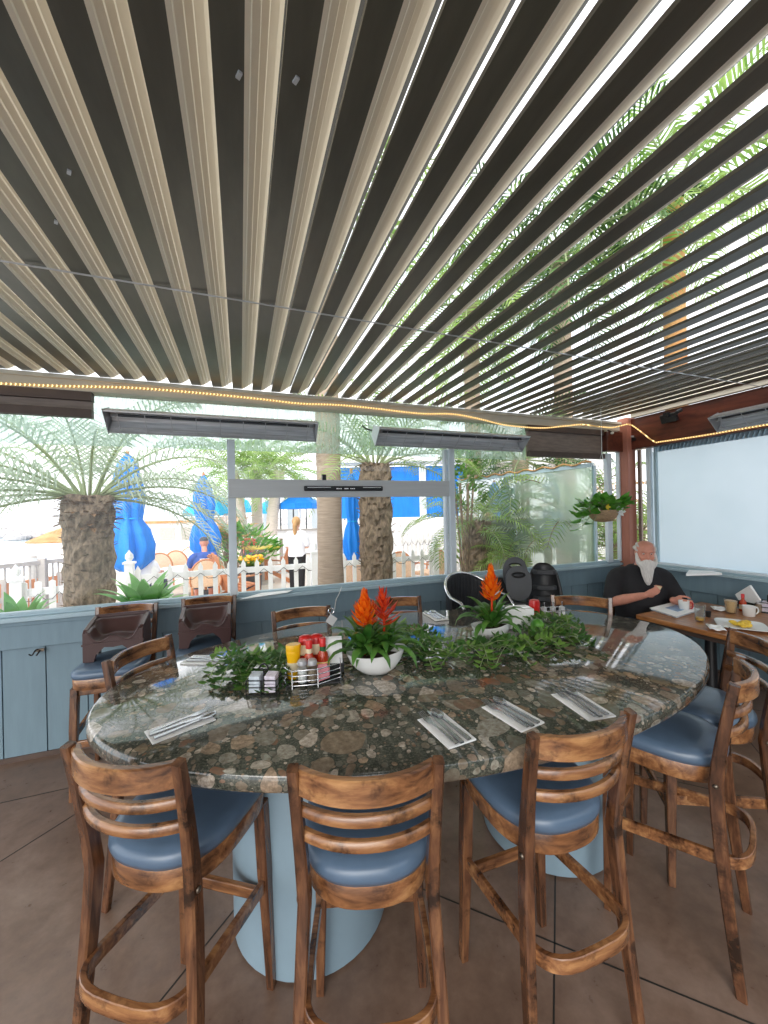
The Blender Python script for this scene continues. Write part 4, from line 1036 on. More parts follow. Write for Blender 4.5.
def head_mb(mb, c, yaw=0., pitch=0., s=1.):
    m = Euler((pitch, 0, yaw)).to_matrix(); c = V(c)
    T = lambda x, y, z: c+m @ (V((x, y, z))*s)
    # front is -y
    secs = []
    for z, a, f, bk in ((-.118, .030, -.088, -.030), (-.108, .046, -.098, .000), (-.085, .058, -.100, .040), (-.055, .066, -.098, .070), (-.02, .072, -.096, .088), (.02, .075, -.094, .096), (.055, .075, -.092, .098), (.085, .068, -.080, .090), (.105, .052, -.056, .072), (.117, .028, -.026, .042)):
        cy = (f+bk)/2; b = (bk-f)/2
        secs.append([T(a*math.copysign(abs(math.cos(t))**.9, math.cos(t)), cy+b*math.sin(t), z) for t in [2*PI*i/24 for i in range(24)]])
    mb.rings(secs)
    mb.tube([T(0, -.088, .022), T(0, -.106, -.005), T(0, -.116, -.022)], [.010*s, .013*s, .015*s], 8, hemi=True)      # nose
    for q in (-1, 1):
        mb.ell(T(q*.013, -.103, -.026), (.011*s, .011*s, .009*s), 8, 6)
        mb.tube([T(q*.052, -.080, .038), T(q*.03, -.094, .042), T(q*.012, -.094, .034)], [.008*s, .010*s, .008*s], 8, hemi=True)   # brow
        mb.ell(T(q*.043, -.080, -.022), (.020*s, .016*s, .018*s), 10, 8)                                                # cheek
        o = len(mb.v); mb.ell((0, 0, 0), (.010*s, .022*s, .032*s), 10, 8, (R(-8), 0, R(-18*q)))
        for i in range(o, len(mb.v)): mb.v[i] = tuple(T(q*.078, .006, .0)+m @ V(mb.v[i]))                              # ear
    mb.tube([T(-.024, -.098, -.056), T(0, -.107, -.055), T(.024, -.098, -.056)], [.005*s, .008*s, .005*s], 8, hemi=True)
    mb.tube([T(-.021, -.096, -.065), T(0, -.105, -.067), T(.021, -.096, -.065)], [.005*s, .008*s, .005*s], 8, hemi=True)
    return T
# ---- bearded man seated at the corner
mr = R(-34); mo = V((3.86, 2.80, 0))
man = thing('person', 'bald man with long white beard and black shirt, holding a mug', 'person', mo, mr)
inv = Matrix.Rotation(-mr, 3, 'Z')
mugl = inv @ (V((mug_p.x, mug_p.y, RT+.05))-mo)
b = MB(); HC = V((.02, -.075, 1.245))
T = head_mb(b, HC, R(-8), R(8), 1.04)
chain(b, [(0, .03, 1.00), (.005, .0, 1.08), (.012, -.03, 1.16)], [.075, .066, .062])
chain(b, [(0, .02, .50), (0, .02, .7), (0, .03, .9), (0, .03, 1.0)], [.16, .17, .16, .11])
RS, RE, RW = (-.20, .03, 1.0), (-.315, -.10, .745), (-.075, -.30, .865)
LS, LE = (.20, .03, 1.0), (.325, -.09, .75)
LW = mugl+V((-.03, .125, .02))
chain(b, [RS, (-.28, -.03, .86), RE], [.065, .06, .052]); chain(b, [RE, tuple((V(RE)*.55+V(RW)*.45)), RW], [.050, .050, .030])
chain(b, [LS, (.285, -.03, .86), LE], [.065, .06, .052]); chain(b, [LE, tuple(V(LE)*.5+LW*.5), tuple(LW)], [.048, .046, .030])
hand(b, RW, (.80, -.25, .45), (-.1, .95, .25), 1.05, 1.15, 1)
hand(b, LW, tuple((mugl+V((.03, .02, .01)))-LW), (.25, -.1, -.95) if False else (.9, .1, 0), 1.05, .7, -1)
b.build('body', M['skin'], man, remesh=.0065)
sh = MB()
sh.loft([((0, .035, .50), V((.20, 0, 0)), V((0, .165, 0))), ((0, .0, .62), V((.235, 0, 0)), V((0, .20, 0))), ((0, .0, .74), V((.24, 0, 0)), V((0, .195, 0))), ((0, .02, .88), V((.235, 0, 0)), V((0, .165, 0))), ((0, .03, 1.0), V((.225, 0, 0)), V((0, .135, 0))), ((0, .03, 1.065), V((.17, 0, 0)), V((0, .105, 0))), ((0, .015, 1.12), V((.092, 0, 0)), V((0, .088, 0)))], 28)
chain(sh, [(-.15, .03, 1.02), (-.215, .015, .98), (-.265, -.035, .86), (-.295, -.075, .79)], [.08, .09, .085, .078])
chain(sh, [(.15, .03, 1.02), (.215, .015, .98), (.27, -.035, .86), (.305, -.07, .79)], [.08, .09, .085, .078])
sh.build('shirt', M['blackcloth'], man, remesh=.009)
tr_ = MB()
for s in (-1, 1):
    chain(tr_, [(s*.10, .04, .50), (s*.14, -.20, .51), (s*.16, -.42, .49), (s*.16, -.44, .30), (s*.16, -.42, .09)], [.115, .10, .08, .068, .06])
tr_.ell((0, .04, .52), (.2, .16, .11), 20, 12); tr_.build('trousers', M['jeans'], man, remesh=.011)
for s in (-1, 1):
    f = MB(); chain(f, [(s*.16, -.40, .05), (s*.165, -.50, .04), (s*.17, -.58, .035)], [.05, .048, .035]); f.build('shoe', M['black'], man, smooth=180)
bd = MB()
def T2(x, y, z): return T(x/1.04, y/1.04, z/1.04)
bd.loft([(T(0, -.100, -.040), V((.028, 0, 0)), V((0, .012, 0))), (T(0, -.098, -.056), V((.055, 0, 0)), V((0, .03, 0))), (T(0, -.085, -.085), V((.066, 0, 0)), V((0, .046, 0))), (T(0, -.088, -.13), V((.062, 0, 0)), V((0, .042, 0))), (T(0, -.10, -.19), V((.050, 0, 0)), V((0, .032, 0))), (T(.004, -.11, -.25), V((.034, 0, 0)), V((0, .024, 0))), (T(.006, -.112, -.285), V((.014, 0, 0)), V((0, .012, 0)))], 18)
for q in (-1, 1):
    bd.tube([T(q*.074, -.02, .0), T(q*.074, -.045, -.04), T(q*.064, -.066, -.075), T(q*.04, -.09, -.10)], [.014, .02, .028, .032], 10, hemi=True)
    bd.tube([T(q*.004, -.112, -.040), T(q*.026, -.106, -.047), T(q*.045, -.09, -.068)], [.010, .012, .012], 8, hemi=True)
bd.build('beard', M['beard'], man, remesh=.006)
hr = MB()
for q in (-1, 1): hr.tube([T(q*.073, -.03, .035), T(q*.079, .01, .05), T(q*.074, .05, .045), T(q*.05, .085, .03), T(q*.0, .098, .03)], [.012, .018, .024, .026, .026], 10, hemi=True)
for q in (-1, 1): hr.tube([T(q*.06, -.04, .075), T(q*.066, .01, .085), T(q*.055, .06, .08), T(0, .085, .07)], [.008, .016, .02, .02], 10, hemi=True)
hr.build('hair', M['hair_grey'], man, remesh=.006)
for q in (-1, 1):
    e = MB().ell(T(q*.030, -.085, .016), (.0115, .009, .007), 10, 8).build('eye', M['white'], man, smooth=180)
    MB().ell(T(q*.031, -.094, .016), (.005, .003, .0055), 8, 6).build('pupil', M['eye'], e, smooth=180)
ch_ = thing('chair', 'dark chair under the bearded man in the corner', 'chair', mo, mr)
MB().box((0, .03, .425), (.42, .42, .04)).build('seat', M['seat'], ch_, bevel=.012)
for sx in (-1, 1):
    for sy in (-1, 1): MB().box((sx*.18, .03+sy*.18, .2), (.035, .035, .40)).build('leg', M['wood'], ch_, bevel=.004)
MB().sweep([V((-.19, .23, .75)), V((0, .25, .75)), V((.19, .23, .75))], .022, .12, (0, 0, 1)).build('top_rail', M['woodx'], ch_)
for sx in (-1, 1): MB().box((sx*.19, .235, .6), (.03, .03, .42)).build('back_post', M['wood'], ch_)
bread = thing('toast_piece', 'bite of toast in the bearded man\'s raised hand', 'food')
hp = mo + Matrix.Rotation(mr, 3, 'Z') @ (V(RW)+V((.80, -.25, .45)).normalized()*.135+V((0, .035, .015)))
bread.location = hp
MB().box((0, 0, 0), (.05, .03, .035), (.3, .2, mr)).build('crumb', M['labeltan'], bread, bevel=.008)
MB().box((.004, -.006, .012), (.052, .02, .012), (.3, .2, mr)).build('crust', M['orangewood'], bread, bevel=.004)

# ================================================================== OUTSIDE
gd = MB(); gd.prism([(-3.4, 3.56), (-3.4, 9.0), (-3.3, 9.6), (-11, 30), (-11, 60), (60, 60), (60, -9), (-3.4, -9), (-3.4, -3.1), (5, -3.1), (5, 3.56)], -.35, -.03)
struct('ground', gd, M['ground'], label='pale paved terrace outside')
struct('water', MB().box((-60, 60, -1.9), (300, 300, .1)), M['water'], label='pale harbour water')
W_ = thing
# ---- picket fences
def picket(label, a, b, h, n, posts, grp='white picket fences', gap=.5, pw=.035, rails=(.32, .82), tipz=.07):
    a, b = V((*a, 0)), V((*b, 0)); L = (b-a).length; d = (b-a)/L; rz = math.atan2(d.y, d.x)
    r = thing('picket_fence', label, 'fence', a, rz, grp)
    for z in rails: MB().box((L/2, .02, h*z), (L, .03, .09)).build('rail', M['whitefence'], r)
    first = None
    for i in range(n):
        x = L*(i+.5)/n
        if first is None:
            first = MB().rings([[V((s*pw, y, z)) for s, z in ((-1, .04), (1, .04), (1, h-tipz), (.0, h), (-1, h-tipz))] for y in (-.012, .008)]).build('picket', M['whitefence'], r); first.location = (x, 0, 0)
        else:
            c = first.copy(); col.objects.link(c); c.parent = r; c.location = (x, 0, 0)
    for s in posts:
        p = MB().box((L*s, .0, h*.52), (.11, .11, h*1.04)).box((L*s, 0, h*1.05), (.15, .15, .03)); p.lathe([(.05, h*1.06), (.03, h*1.08), (.055, h*1.12), (.05, h*1.17), (.02, h*1.21), (.004, h*1.24)], 12, (L*s, 0, 0)); p.build('fence_post', M['whitefence'], r, smooth=35)
    w = MB(); q = []
    for k in range(0, n*2+1): q.append(V((L*k/(2*n), -.03, h*(.86-.10*abs(math.sin(k*PI/3.)))-.03)))
    w.tube(q, .005, 4); w.build('light_string', M['hook_dark'], r)
    return r
picket('white picket fence from the big palm to the smooth trunk', (-1.55, 6.62), (1.18, 6.66), 1.0, 13, (.0, 1.0))
picket('white picket fence right of the smooth trunk, running behind the rough palm', (1.22, 6.66), (3.55, 6.70), 1.0, 12, (1.0,))
picket('tall close-set white picket fence in front of the clapboard wall', (2.6, 8.9), (5.0, 8.0), 1.22, 26, (.40, 1.0), pw=.028, tipz=.03)
picket('white gate and post left of the big palm trunk', (-2.62, 6.05), (-1.7, 6.3), .94, 7, (.0,), rails=(.2, .5, .85), tipz=.02)
# ---- boardwalk railing, piling, jetty
rl = thing('boardwalk_railing', 'grey slatted boardwalk railing sloping beside the water', 'railing', (0, 0, 0))
for z in (.95, .14):
    MB().sweep([V((-4.9, 7.0, z)), V((-2.55, 9.35, z))], .06, .07).build('rail', M['rail'], rl)
for k in range(4): p = V((-4.9, 7.0, 0)).lerp(V((-2.55, 9.35, 0)), k/3); MB().box((p.x, p.y, .5), (.1, .1, 1.04)).build('post', M['rail'], rl)
bl_ = MB()
for k in range(40): p = V((-4.9, 7.0, 0)).lerp(V((-2.55, 9.35, 0)), (k+.5)/40); bl_.box((p.x, p.y, .54), (.022, .022, .8))
bl_.build('baluster', M['rail'], rl)
r2 = thing('boardwalk', 'orange-brown wooden ramp boards behind the grey railing', 'boardwalk', (0, 0, 0))
MB().sweep([V((-5.2, 7.6, .42)), V((-2.75, 9.9, .52))], .06, .24).sweep([V((-5.2, 7.6, .12)), V((-2.75, 9.9, .18))], .06, .2).build('ramp_board', M['orangewood'], r2)
for k in range(5): p = V((-5.2, 7.6, 0)).lerp(V((-2.75, 9.9, 0)), k/4); MB().box((p.x, p.y, .32), (.09, .09, .7)).build('post', M['rail'], r2)
p = at(32, 560, D=15)
pi_ = thing('piling', 'grey mooring piling standing in the water behind the railing', 'piling', (p.x, p.y, -1.9))
MB().lathe([(.16, 0), (.16, 2.15), (.14, 2.2)], 16).build('shaft', M['rail'], pi_, smooth=40)
MB().lathe([(.17, 2.0), (.17, 2.12)], 16).build('cap', M['aluminium'], pi_, smooth=40)
jt = MB(); g = random.Random(2)
for k in range(150):
    t = k/150; p = at(-30+80*t, 529, D=95-25*t); h_ = 1.2*(1-t*.75)
    jt.ell((p.x+g.uniform(-3, 3), p.y+g.uniform(-4, 4), -1.6+g.uniform(0, 1)*h_), (g.uniform(.7, 1.7), g.uniform(.7, 1.5), g.uniform(.5, 1.1)), 6, 5, (0, 0, g.random()*3))
tag(jt.build('rock_jetty', M['rock']), 'low rock jetty across the water at far left', 'rocks')
# far bank and low buildings
bk_ = MB(); g = random.Random(12)
for k in range(40): 
    p = at(20+k*9, 520, D=120); bk_.ell((p.x, p.y, -1.6), (g.uniform(4, 9), 4, g.uniform(1.5, 3.2)), 8, 5)
struct('hills', bk_, M['rock'], label='faint low far shore')
sp_ = thing('straw_parasol', 'conical straw parasol seen left of the big palm trunk', 'parasol', (*at(72, 545, D=13).xy, -.03))
ztop = at(72, 524, D=13).z; zb = at(72, 540, D=13).z
MB().lathe([(1.15, zb), (1.17, zb+.04), (.6, (zb+ztop)/2+.05), (.02, ztop)], 28).build('canopy', M['palm_dry'], sp_, smooth=40); MB().tube([(0, 0, 0), (0, 0, ztop-.1)], .03, 8).build('pole', M['rail'], sp_)

# ---- palms
def frond(mb, ms, base, az, L, el, droop, nl=26, ll=.5, w=.022, vee=.5, g=rnd, gravity=.5, mi=0):
    d = V((math.cos(az), math.sin(az), 0)); side = V((-math.sin(az), math.cos(az), 0)); p = V(base); e = el; pts = [p.copy()]; n = 12; E_ = [e]
    for i in range(n):
        p = p+(d*math.cos(e)+V((0, 0, math.sin(e))))*(L/n); e -= droop/n*(.4+1.2*i/n); pts.append(p.copy()); E_.append(e)
    ms.tube(pts, [.014*L/1.6*(1-.85*i/n)+.002 for i in range(n+1)], 5)
    for k in range(nl):
        t = .14+.86*(k+.5)/nl; f = t*n; i = min(int(f), n-1); q = pts[i].lerp(pts[i+1], f-i); ee = E_[i]
        tg = d*math.cos(ee)+V((0, 0, math.sin(ee))); nrm = d*(-math.sin(ee))+V((0, 0, math.cos(ee)))
        l = ll*(math.sin(PI*(.12+.86*t))**.7)*g.uniform(.85, 1.1)
        for s in (-1, 1):
            dd = (side*s*1.0+tg*(.55+.5*t)+nrm*vee*g.uniform(.6, 1.2)).normalized(); a = q; b_ = q+dd*l*.5; c = q+dd*l-V((0, 0, gravity*l*(.5+.5*abs(math.cos(ee)))))
            wd = tg*(w/2)
            mb.add([a-wd*.6, a+wd*.6, b_+wd, b_-wd, c], [(0, 1, 2, 3), (3, 2, 4)], mi)
def palm(label, loc, ht, rad, nf, L, mat, trunkmat, seed, grp=None, el=(-.3, 1.3), ll=.5, nl=24, w=.022, droop=1.5, bulge=1.25, gravity=.5, name='palm_tree', lean=(0, 0), rough=True, per=True, front=False):
    g = random.Random(seed); r = thing(name, label, 'palm', loc, 0, grp)
    top = V((lean[0], lean[1], ht)); n = 22; tr = MB(); rg = []
    for i in range(n+1):
        t = i/n; c = V((lean[0]*t*t, lean[1]*t*t, ht*t)); q = []
        rr = rad*(1+.15*(1-t)**3) if not bulge else rad*(1+(bulge-1)*math.sin(PI*min(1, t*1.0+.02))*.3+(.18 if t > .82 else 0)*(bulge-1)*2)
        for k in range(20):
            a = 2*PI*k/20; j_ = g.uniform(-.12, .14)*rad if rough else (.025*rad if i % 2 else -.025*rad); q.append(c+V(((rr+j_)*math.cos(a), (rr+j_)*math.sin(a), g.uniform(-.02, .02) if rough else 0)))
        rg.append(q)
    tr.rings(rg)
    if rough:
        for k in range(int(ht*90)):
            z = ht*math.sqrt(g.random())*.99; a = g.uniform(0, 2*PI); c = V((lean[0]*(z/ht)**2+rad*.98*math.cos(a), lean[1]*(z/ht)**2+rad*.98*math.sin(a), z)); o = V((math.cos(a), math.sin(a), 0))
            tr.leaf(c, o*.7+V((0, 0, 1.0)), V((-math.sin(a), math.cos(a), 0)), rad*g.uniform(.3, .55), rad*g.uniform(.2, .35), -.6)
    tk = tr.build('trunk', M[trunkmat], r, smooth=50 if not rough else None)
    if front:
        bt = MB()
        for k in range(90):
            a = k*2.399; z = ht-.02-.34*g.random(); o = V((math.cos(a), math.sin(a), 0))
            bt.leaf(V((rad*.95*math.cos(a), rad*.95*math.sin(a), z)), o*.9+V((0, 0, g.uniform(-.2, .9))), V((-math.sin(a), math.cos(a), 0)), g.uniform(.08, .16), .06, -.4)
        bt.build('leaf_base', M['fibre'], tk)
    if nf:
        fo = MB(); st = MB()
        for k in range(nf):
            t = (k+.5)/nf; az = k*2.399+g.uniform(-.15, .15); e = el[1]+(el[0]-el[1])*t
            if front and e < .75:
                ca_ = math.atan2(-loc[1], -loc[0]); df = (az-ca_+PI) % (2*PI)-PI
                if abs(df) < .9: az = ca_+math.copysign(1.1+.4*g.random(), df)
            if per: fo, st = MB(), MB()
            frond(fo, st, top+V((rad*.4*math.cos(az), rad*.4*math.sin(az), -.02)), az, L*g.uniform(.85, 1.1), e, droop*g.uniform(.8, 1.2), nl, ll, w, .5, g, gravity)
            if per: o = fo.build('frond', M[mat], r); st.build('rachis', M['rachis'], o)
        if not per: fo.build('fronds', M[mat], r); st.build('rachis', M['rachis'], r)
    return r
GP = 'palms outside the windows'
pb = at(90, 560, D=4.3)
palm('fat rough-trunked palm with silvery spreading fronds outside the left window', (pb.x, pb.y, -.03), 2.0, .205, 30, 1.8, 'palm_grey', 'trunk_rough', 11, GP, (-.1, 1.35), .46, 26, .022, 1.6, 1.35, .6, front=True)
pc = at(330, 540, D=5.4); palm('tall smooth ringed palm trunk rising past the grey board', (pc.x, pc.y, -.03), 6.2, .165, 16, 2.1, 'palm', 'trunk_smooth', 5, GP, (-.6, 1.2), .6, 22, .035, 1.8, 0, .6, rough=False, per=False)
pd = at(376, 540, D=5.6); palm('rough brown palm trunk beside a folded blue umbrella, low green crown', (pd.x, pd.y, -.03), 2.45, .22, 22, 1.6, 'palm', 'trunk_rough', 8, GP, (.1, 1.4), .42, 26, .022, 1.3, 1.1, .4)
pe_ = at(478, 560, D=6.6); palm('rough palm with hanging fronds behind the right mullion', (pe_.x, pe_.y, -.03), 1.55, .21, 16, 1.3, 'palm', 'trunk_rough', 17, GP, (-.3, 1.3), .4, 22, .022, 1.5, 1.15, .5)
for px, pt, dd, sd, lb, ln in ((239, 492, 13, 31, 'slim grey palm just right of the left grey mullion', (-.3, 0)), (258, 490, 14, 32, 'slim straight grey palm behind the yellow-topped table', (.0, 0)), (276, 492, 13, 33, 'slim leaning grey palm left of the standing woman', (.35, .0))):
    p = at(px, 560, D=dd); palm(lb, (p.x-ln[0]*.5, p.y, -.03), at(px, pt-22, D=dd).z, .19, 22, 1.9, 'palm', 'trunk_grey', sd, 'slim grey palms', (-.5, 1.3), .55, 18, .05, 1.6, 0, .55, lean=ln, rough=False, per=False)
# tall palms whose crowns show through the louvres
for px, py, dd, sd, lb, mt in ((672, 190, 7.0, 41, 'tall palm outside whose trunk shows through the right louvres', 'palm'), (560, 250, 7.6, 42, 'tall palm with green crown seen through the central louvres', 'palm_dark'), (470, 300, 8.5, 43, 'tall palm with yellow-green crown seen through louvres above the heater', 'palm')):
    p = at(px, py, D=dd); palm(lb, (p.x, p.y, -.03), p.z, .17, 26, 2.5, mt, 'palm_dry' if sd == 41 else 'trunk_smooth', sd, 'tall palms above the roof', (-.9, 1.2), .7, 26, .05, 1.5, 0, .6, rough=False, per=False)
# dark crown behind the right header and plants by the glass screen
p = at(520, 452, D=7.4); palm('dark green palm crown over the glass screen right of the middle heater', (p.x, p.y, -.03), p.z-.1, .15, 24, 1.9, 'palm_dark', 'trunk_smooth', 51, GP, (-.5, 1.1), .5, 24, .035, 1.5, 0, .5, rough=False, per=False)
def clump(label, px, py, D, n, L, mat, seed, el, ll=.28, droop=1.3, nl=18, w=.025, name='fern_palm', cat='plant', zb=None, grp='low palms by the glass screen'):
    g = random.Random(seed); p = at(px, py, D=D); r = thing(name, label, cat, (p.x, p.y, -.03), 0, grp); z0 = p.z if zb is None else zb
    fo = MB(); st = MB()
    for k in range(n): frond(fo, st, (0, 0, z0), k*2.399, L*g.uniform(.8, 1.1), el[1]+(el[0]-el[1])*(k+.5)/n, droop, nl, ll, w, .4, g, .4)
    fo.build('foliage', M[mat], r); st.tube([(0, 0, 0), (0, 0, z0+.05)], .06, 8); st.build('stem', M['trunk_rough'], r)
clump('spiky young palm behind the wicker armchair', 508, 556, 6.4, 18, .85, 'palm', 61, (0, 1.4))
clump('arching pale green palm behind the stacked high chairs', 548, 545, 6.3, 20, 1.15, 'palm_grey', 62, (-.1, 1.3), .36)
clump('big-leaved green palm filling the pane left of the hanging basket', 575, 520, 6.2, 18, 1.5, 'palm', 63, (-.2, 1.2), .42)
clump('yellowing palm beside the clapboard end wall near the right mullion', 590, 505, 7.2, 16, 1.2, 'palm_dry', 64, (-.6, .9), .36)
clump('green shrub palm seen in the narrow pane by the corner post', 641, 530, 6.2, 18, 1.0, 'palm', 65, (-.4, 1.3), .34)
clump('green fern palm seen between the right mullion and the corner post', 613, 545, 5.6, 14, .7, 'palm', 66, (-.2, 1.3), .3)
clump('pinkish spiky dracaena left of the first slim palm', 226, 542, 9.5, 22, 1.0, 'palm_dry', 67, (-.2, 1.45), .25, .9, name='dracaena')
def bush(label, px, py, D, rx, rz_, n, mat, seed, ll=.12, name='shrub'):
    g = random.Random(seed); p = at(px, py, D=D); r = thing(name, label, 'shrub', (p.x, p.y, -.03), 0, 'green shrubs on the terrace'); m_ = MB(); st = MB()
    for k in range(n):
        a = g.uniform(0, 2*PI); e = g.uniform(-.2, 1.5); q = V((rx*math.cos(a)*math.cos(e), rx*.7*math.sin(a)*math.cos(e), p.z+rz_*math.sin(e)*g.uniform(.5, 1)))
        m_.leaf(q, (math.cos(a), math.sin(a), g.uniform(-.3, .9)), (-math.sin(a), math.cos(a), g.uniform(-.5, .5)), ll*g.uniform(.7, 1.2), ll*.4, .3)
    for k in range(8): a = k*.8; st.tube([(0, 0, 0), (rx*.3*math.cos(a), rx*.2*math.sin(a), p.z*.6), (rx*.6*math.cos(a), rx*.4*math.sin(a), p.z+rz_*.3)], .015, 5)
    m_.build('foliage', M[mat], r); st.build('stem', M['trunk_rough'], r)
bush('green leafy bush left of the yellow table', 243, 552, 9.5, .75, .7, 260, 'leaf_big', 71, .26)
bush('green bush below the slim palms', 232, 545, 10.5, .8, .5, 200, 'leaf_vine', 72, .22)
bush('vine of leaves beside the right end of the grey board', 464, 500, 6.3, .30, 1.0, 240, 'leaf_vine', 73, .16)
bush('small bush before the clapboard wall behind the right mullion', 470, 560, 7.2, .4, .3, 120, 'palm', 74, .16)
# agaves right outside the left window
def agave(label, px, py, D, n, L, seed):
    g = random.Random(seed); p = at(px, py, D=D); r = thing('agave', label, 'plant', (p.x, p.y, 0), 0, 'agaves below the left window'); mb = MB()
    for k in range(n):
        az = k*2.399; t = (k+.5)/n; arc_leaf(mb, (.04*math.cos(az), .04*math.sin(az), p.z), az, L*g.uniform(.85, 1.1), L*.30, R(84-58*t), R(26), .25, 9)
    mb.build('leaves', M['agave'], r, smooth=180)
    MB().lathe([(.10, 0), (.09, p.z+.05)], 12).build('stem', M['trunk_rough'], r, smooth=40)
agave('broad pale green agave below the window, right of the big palm', 146, 610, 4.0, 26, .46, 3)
agave('pale green agave tips at the far left corner of the window', 18, 628, 3.5, 20, .36, 6)

# ---- umbrellas
def folded(label, px, ytop, ybot, D, wpx, seed, mat='blue', lean=0.):
    g = random.Random(seed); a, b = at(px, ytop, D=D), at(px, ybot, D=D); w = wpx/FPX*D/2; r = thing('folded_umbrella', label, 'umbrella', (b.x, b.y, -.03), 0, 'folded blue umbrellas')
    H0 = b.z; H1 = a.z; mb = MB(); rg = []
    for t, k in ((0, .75), (.06, .95), (.2, 1.0), (.34, .82), (.42, .55), (.5, .62), (.62, .72), (.78, .6), (.92, .4), (1, .08)):
        z = H0+(H1-H0)*t; q = []
        for i in range(32):
            an = 2*PI*i/32; rr = w*k*(1+.20*math.sin(8*an+t*2)+.08*math.sin(3*an+5*t)); q.append(V((rr*math.cos(an), rr*math.sin(an), z+(.05*math.sin(8*an) if t == 0 else 0))))
        rg.append(q)
    mb.rings(rg); mb.build('canopy', M[mat], r, smooth=70)
    MB().tube([(w*.56*math.cos(i*PI/8), w*.56*math.sin(i*PI/8), H0+(H1-H0)*.43) for i in range(16)], .012, 6, closed=True).build('tie_strap', M['cyan'], r, smooth=60)
    MB().tube([(0, 0, 0), (0, 0, H1+.06)], .028, 8).build('pole', M['orangewood'], r, smooth=60); MB().lathe([(.28, 0), (.27, .06), (.05, .09)], 20).build('base', M['blackgrey'], r, smooth=40)
folded('folded bright blue umbrella behind the right side of the big palm', 130, 452, 566, 7.0, 36, 1)
folded('folded bright blue umbrella standing over the man in the blue shirt', 205, 474, 552, 8.6, 25, 2)
folded('folded blue umbrella between the smooth trunk and the rough palm', 353, 470, 557, 7.2, 17, 3)
def openu(label, px, yb, D, wpx, hpx, seed, mat='cyan'):
    p = at(px, yb, D=D); w = wpx/FPX*D/2; h = hpx/FPX*D; r = thing('open_umbrella', label, 'umbrella', (p.x, p.y, -.03), seed*.3, 'open blue umbrellas on the far terrace')
    n = 8; mb = MB(); o = []
    z = p.z
    def ring(k, zz): return [V((w*k*math.cos(2*PI*i/n), w*k*math.sin(2*PI*i/n), zz)) for i in range(n)]
    mb.rings([ring(1, z), ring(1.0, z+.18), ring(.5, z+.18+h*.55), ring(.02, z+h)], cap=False); mb.build('canopy', M[mat], r, solid=.02)
    MB().tube([(0, 0, 0), (0, 0, z+h+.1)], .03, 8).build('pole', M['white'], r, smooth=60)
openu('open cyan umbrella behind the folded one over the blue-shirted man', 212, 515, 13, 52, 22, 1)
openu('open cyan umbrella between the first two slim palms', 244, 512, 16, 16, 14, 2); openu('open cyan umbrella between second and third slim palms', 268, 513, 17, 18, 13, 3)
openu('wide open blue umbrella above the standing woman', 300, 508, 13.5, 42, 12, 4, 'blue')
# ---- clapboard building with blue screens behind the right-hand fence
bg = thing('clapboard_building', 'white clapboard building with blue canvas screens behind the pickets', 'building', (4.6, 10.3, 0), R(-20))
mb = MB()
for k in range(10): mb.box((0, -.02*(1 if k % 2 else 1), .075+.15*k), (5.2, .12, .146), (R(4), 0, 0))
mb.build('clapboard_wall', M['clap'], bg)
for x in (-1.75, -.3, 1.2): MB().box((x, .05, 2.3), (1.30, .05, 1.5)).build('canvas_screen', M['blue'], bg)
for x in (-2.45, -1.03, .45, 1.95): MB().box((x, 0, 2.3), (.16, .16, 1.7)).build('column', M['mullion'], bg)
MB().box((0, .1, 3.2), (5.4, .9, .12)).build('roof_edge', M['whitefence'], bg)
eb = thing('grey_house', 'pale grey house with slatted wall behind the hanging basket', 'building', (8.4, 9.2, 0), R(-35))
for k in range(22): MB().box((0, 0, .12+.2*k), (3.6, .1, .19), (R(5), 0, 0)).build('siding', M['clap'], eb)
MB().box((-1.85, 0, 2.3), (.2, .24, 4.6)).build('corner_board', M['whitefence'], eb)
for x in (-.9, .7): MB().box((x, -.08, 2.6), (.7, .06, 1.1)).build('shutter', M['rail'], eb)
fb_ = thing('beach_house', 'low white building with grey wall far behind the blue-shirted man', 'building', (*at(165, 540, D=26).xy, 0), R(-14))
MB().box((0, 0, .5), (6, 3, 1.6)).build('wall', M['clap'], fb_); MB().prism([(-3.2, -1.8), (3.2, -1.8), (3.2, 1.8), (-3.2, 1.8)], 1.3, 1.42).build('roof', M['palm_dry'], fb_)
for x in (-2, -.6, .8, 2.1): MB().box((x, -1.53, .6), (.9, .05, .8)).build('window', M['rail'], fb_)
br_ = thing('terrace_bar', 'white railed terrace bar behind the standing woman', 'bar', (*at(300, 540, D=17).xy, 0), R(-20))
MB().box((0, 0, .5), (4.2, .5, 1.0)).build('counter', M['clap'], br_); MB().box((0, 0, 1.03), (4.4, .7, .05)).build('counter_top', M['rail'], br_)
for k in range(8): MB().box((-2+.57*k, .1, 1.6), (.05, .05, 1.2)).build('post', M['blackgrey'], br_)
MB().box((.0, .1, 2.2), (4.2, .06, .06)).build('beam', M['blackgrey'], br_)
for k, x in enumerate((-1.5, -.4, .7, 1.6)): MB().box((x, .5, 1.5), (.5, .05, .9)).build('panel', M['mullion'], br_)

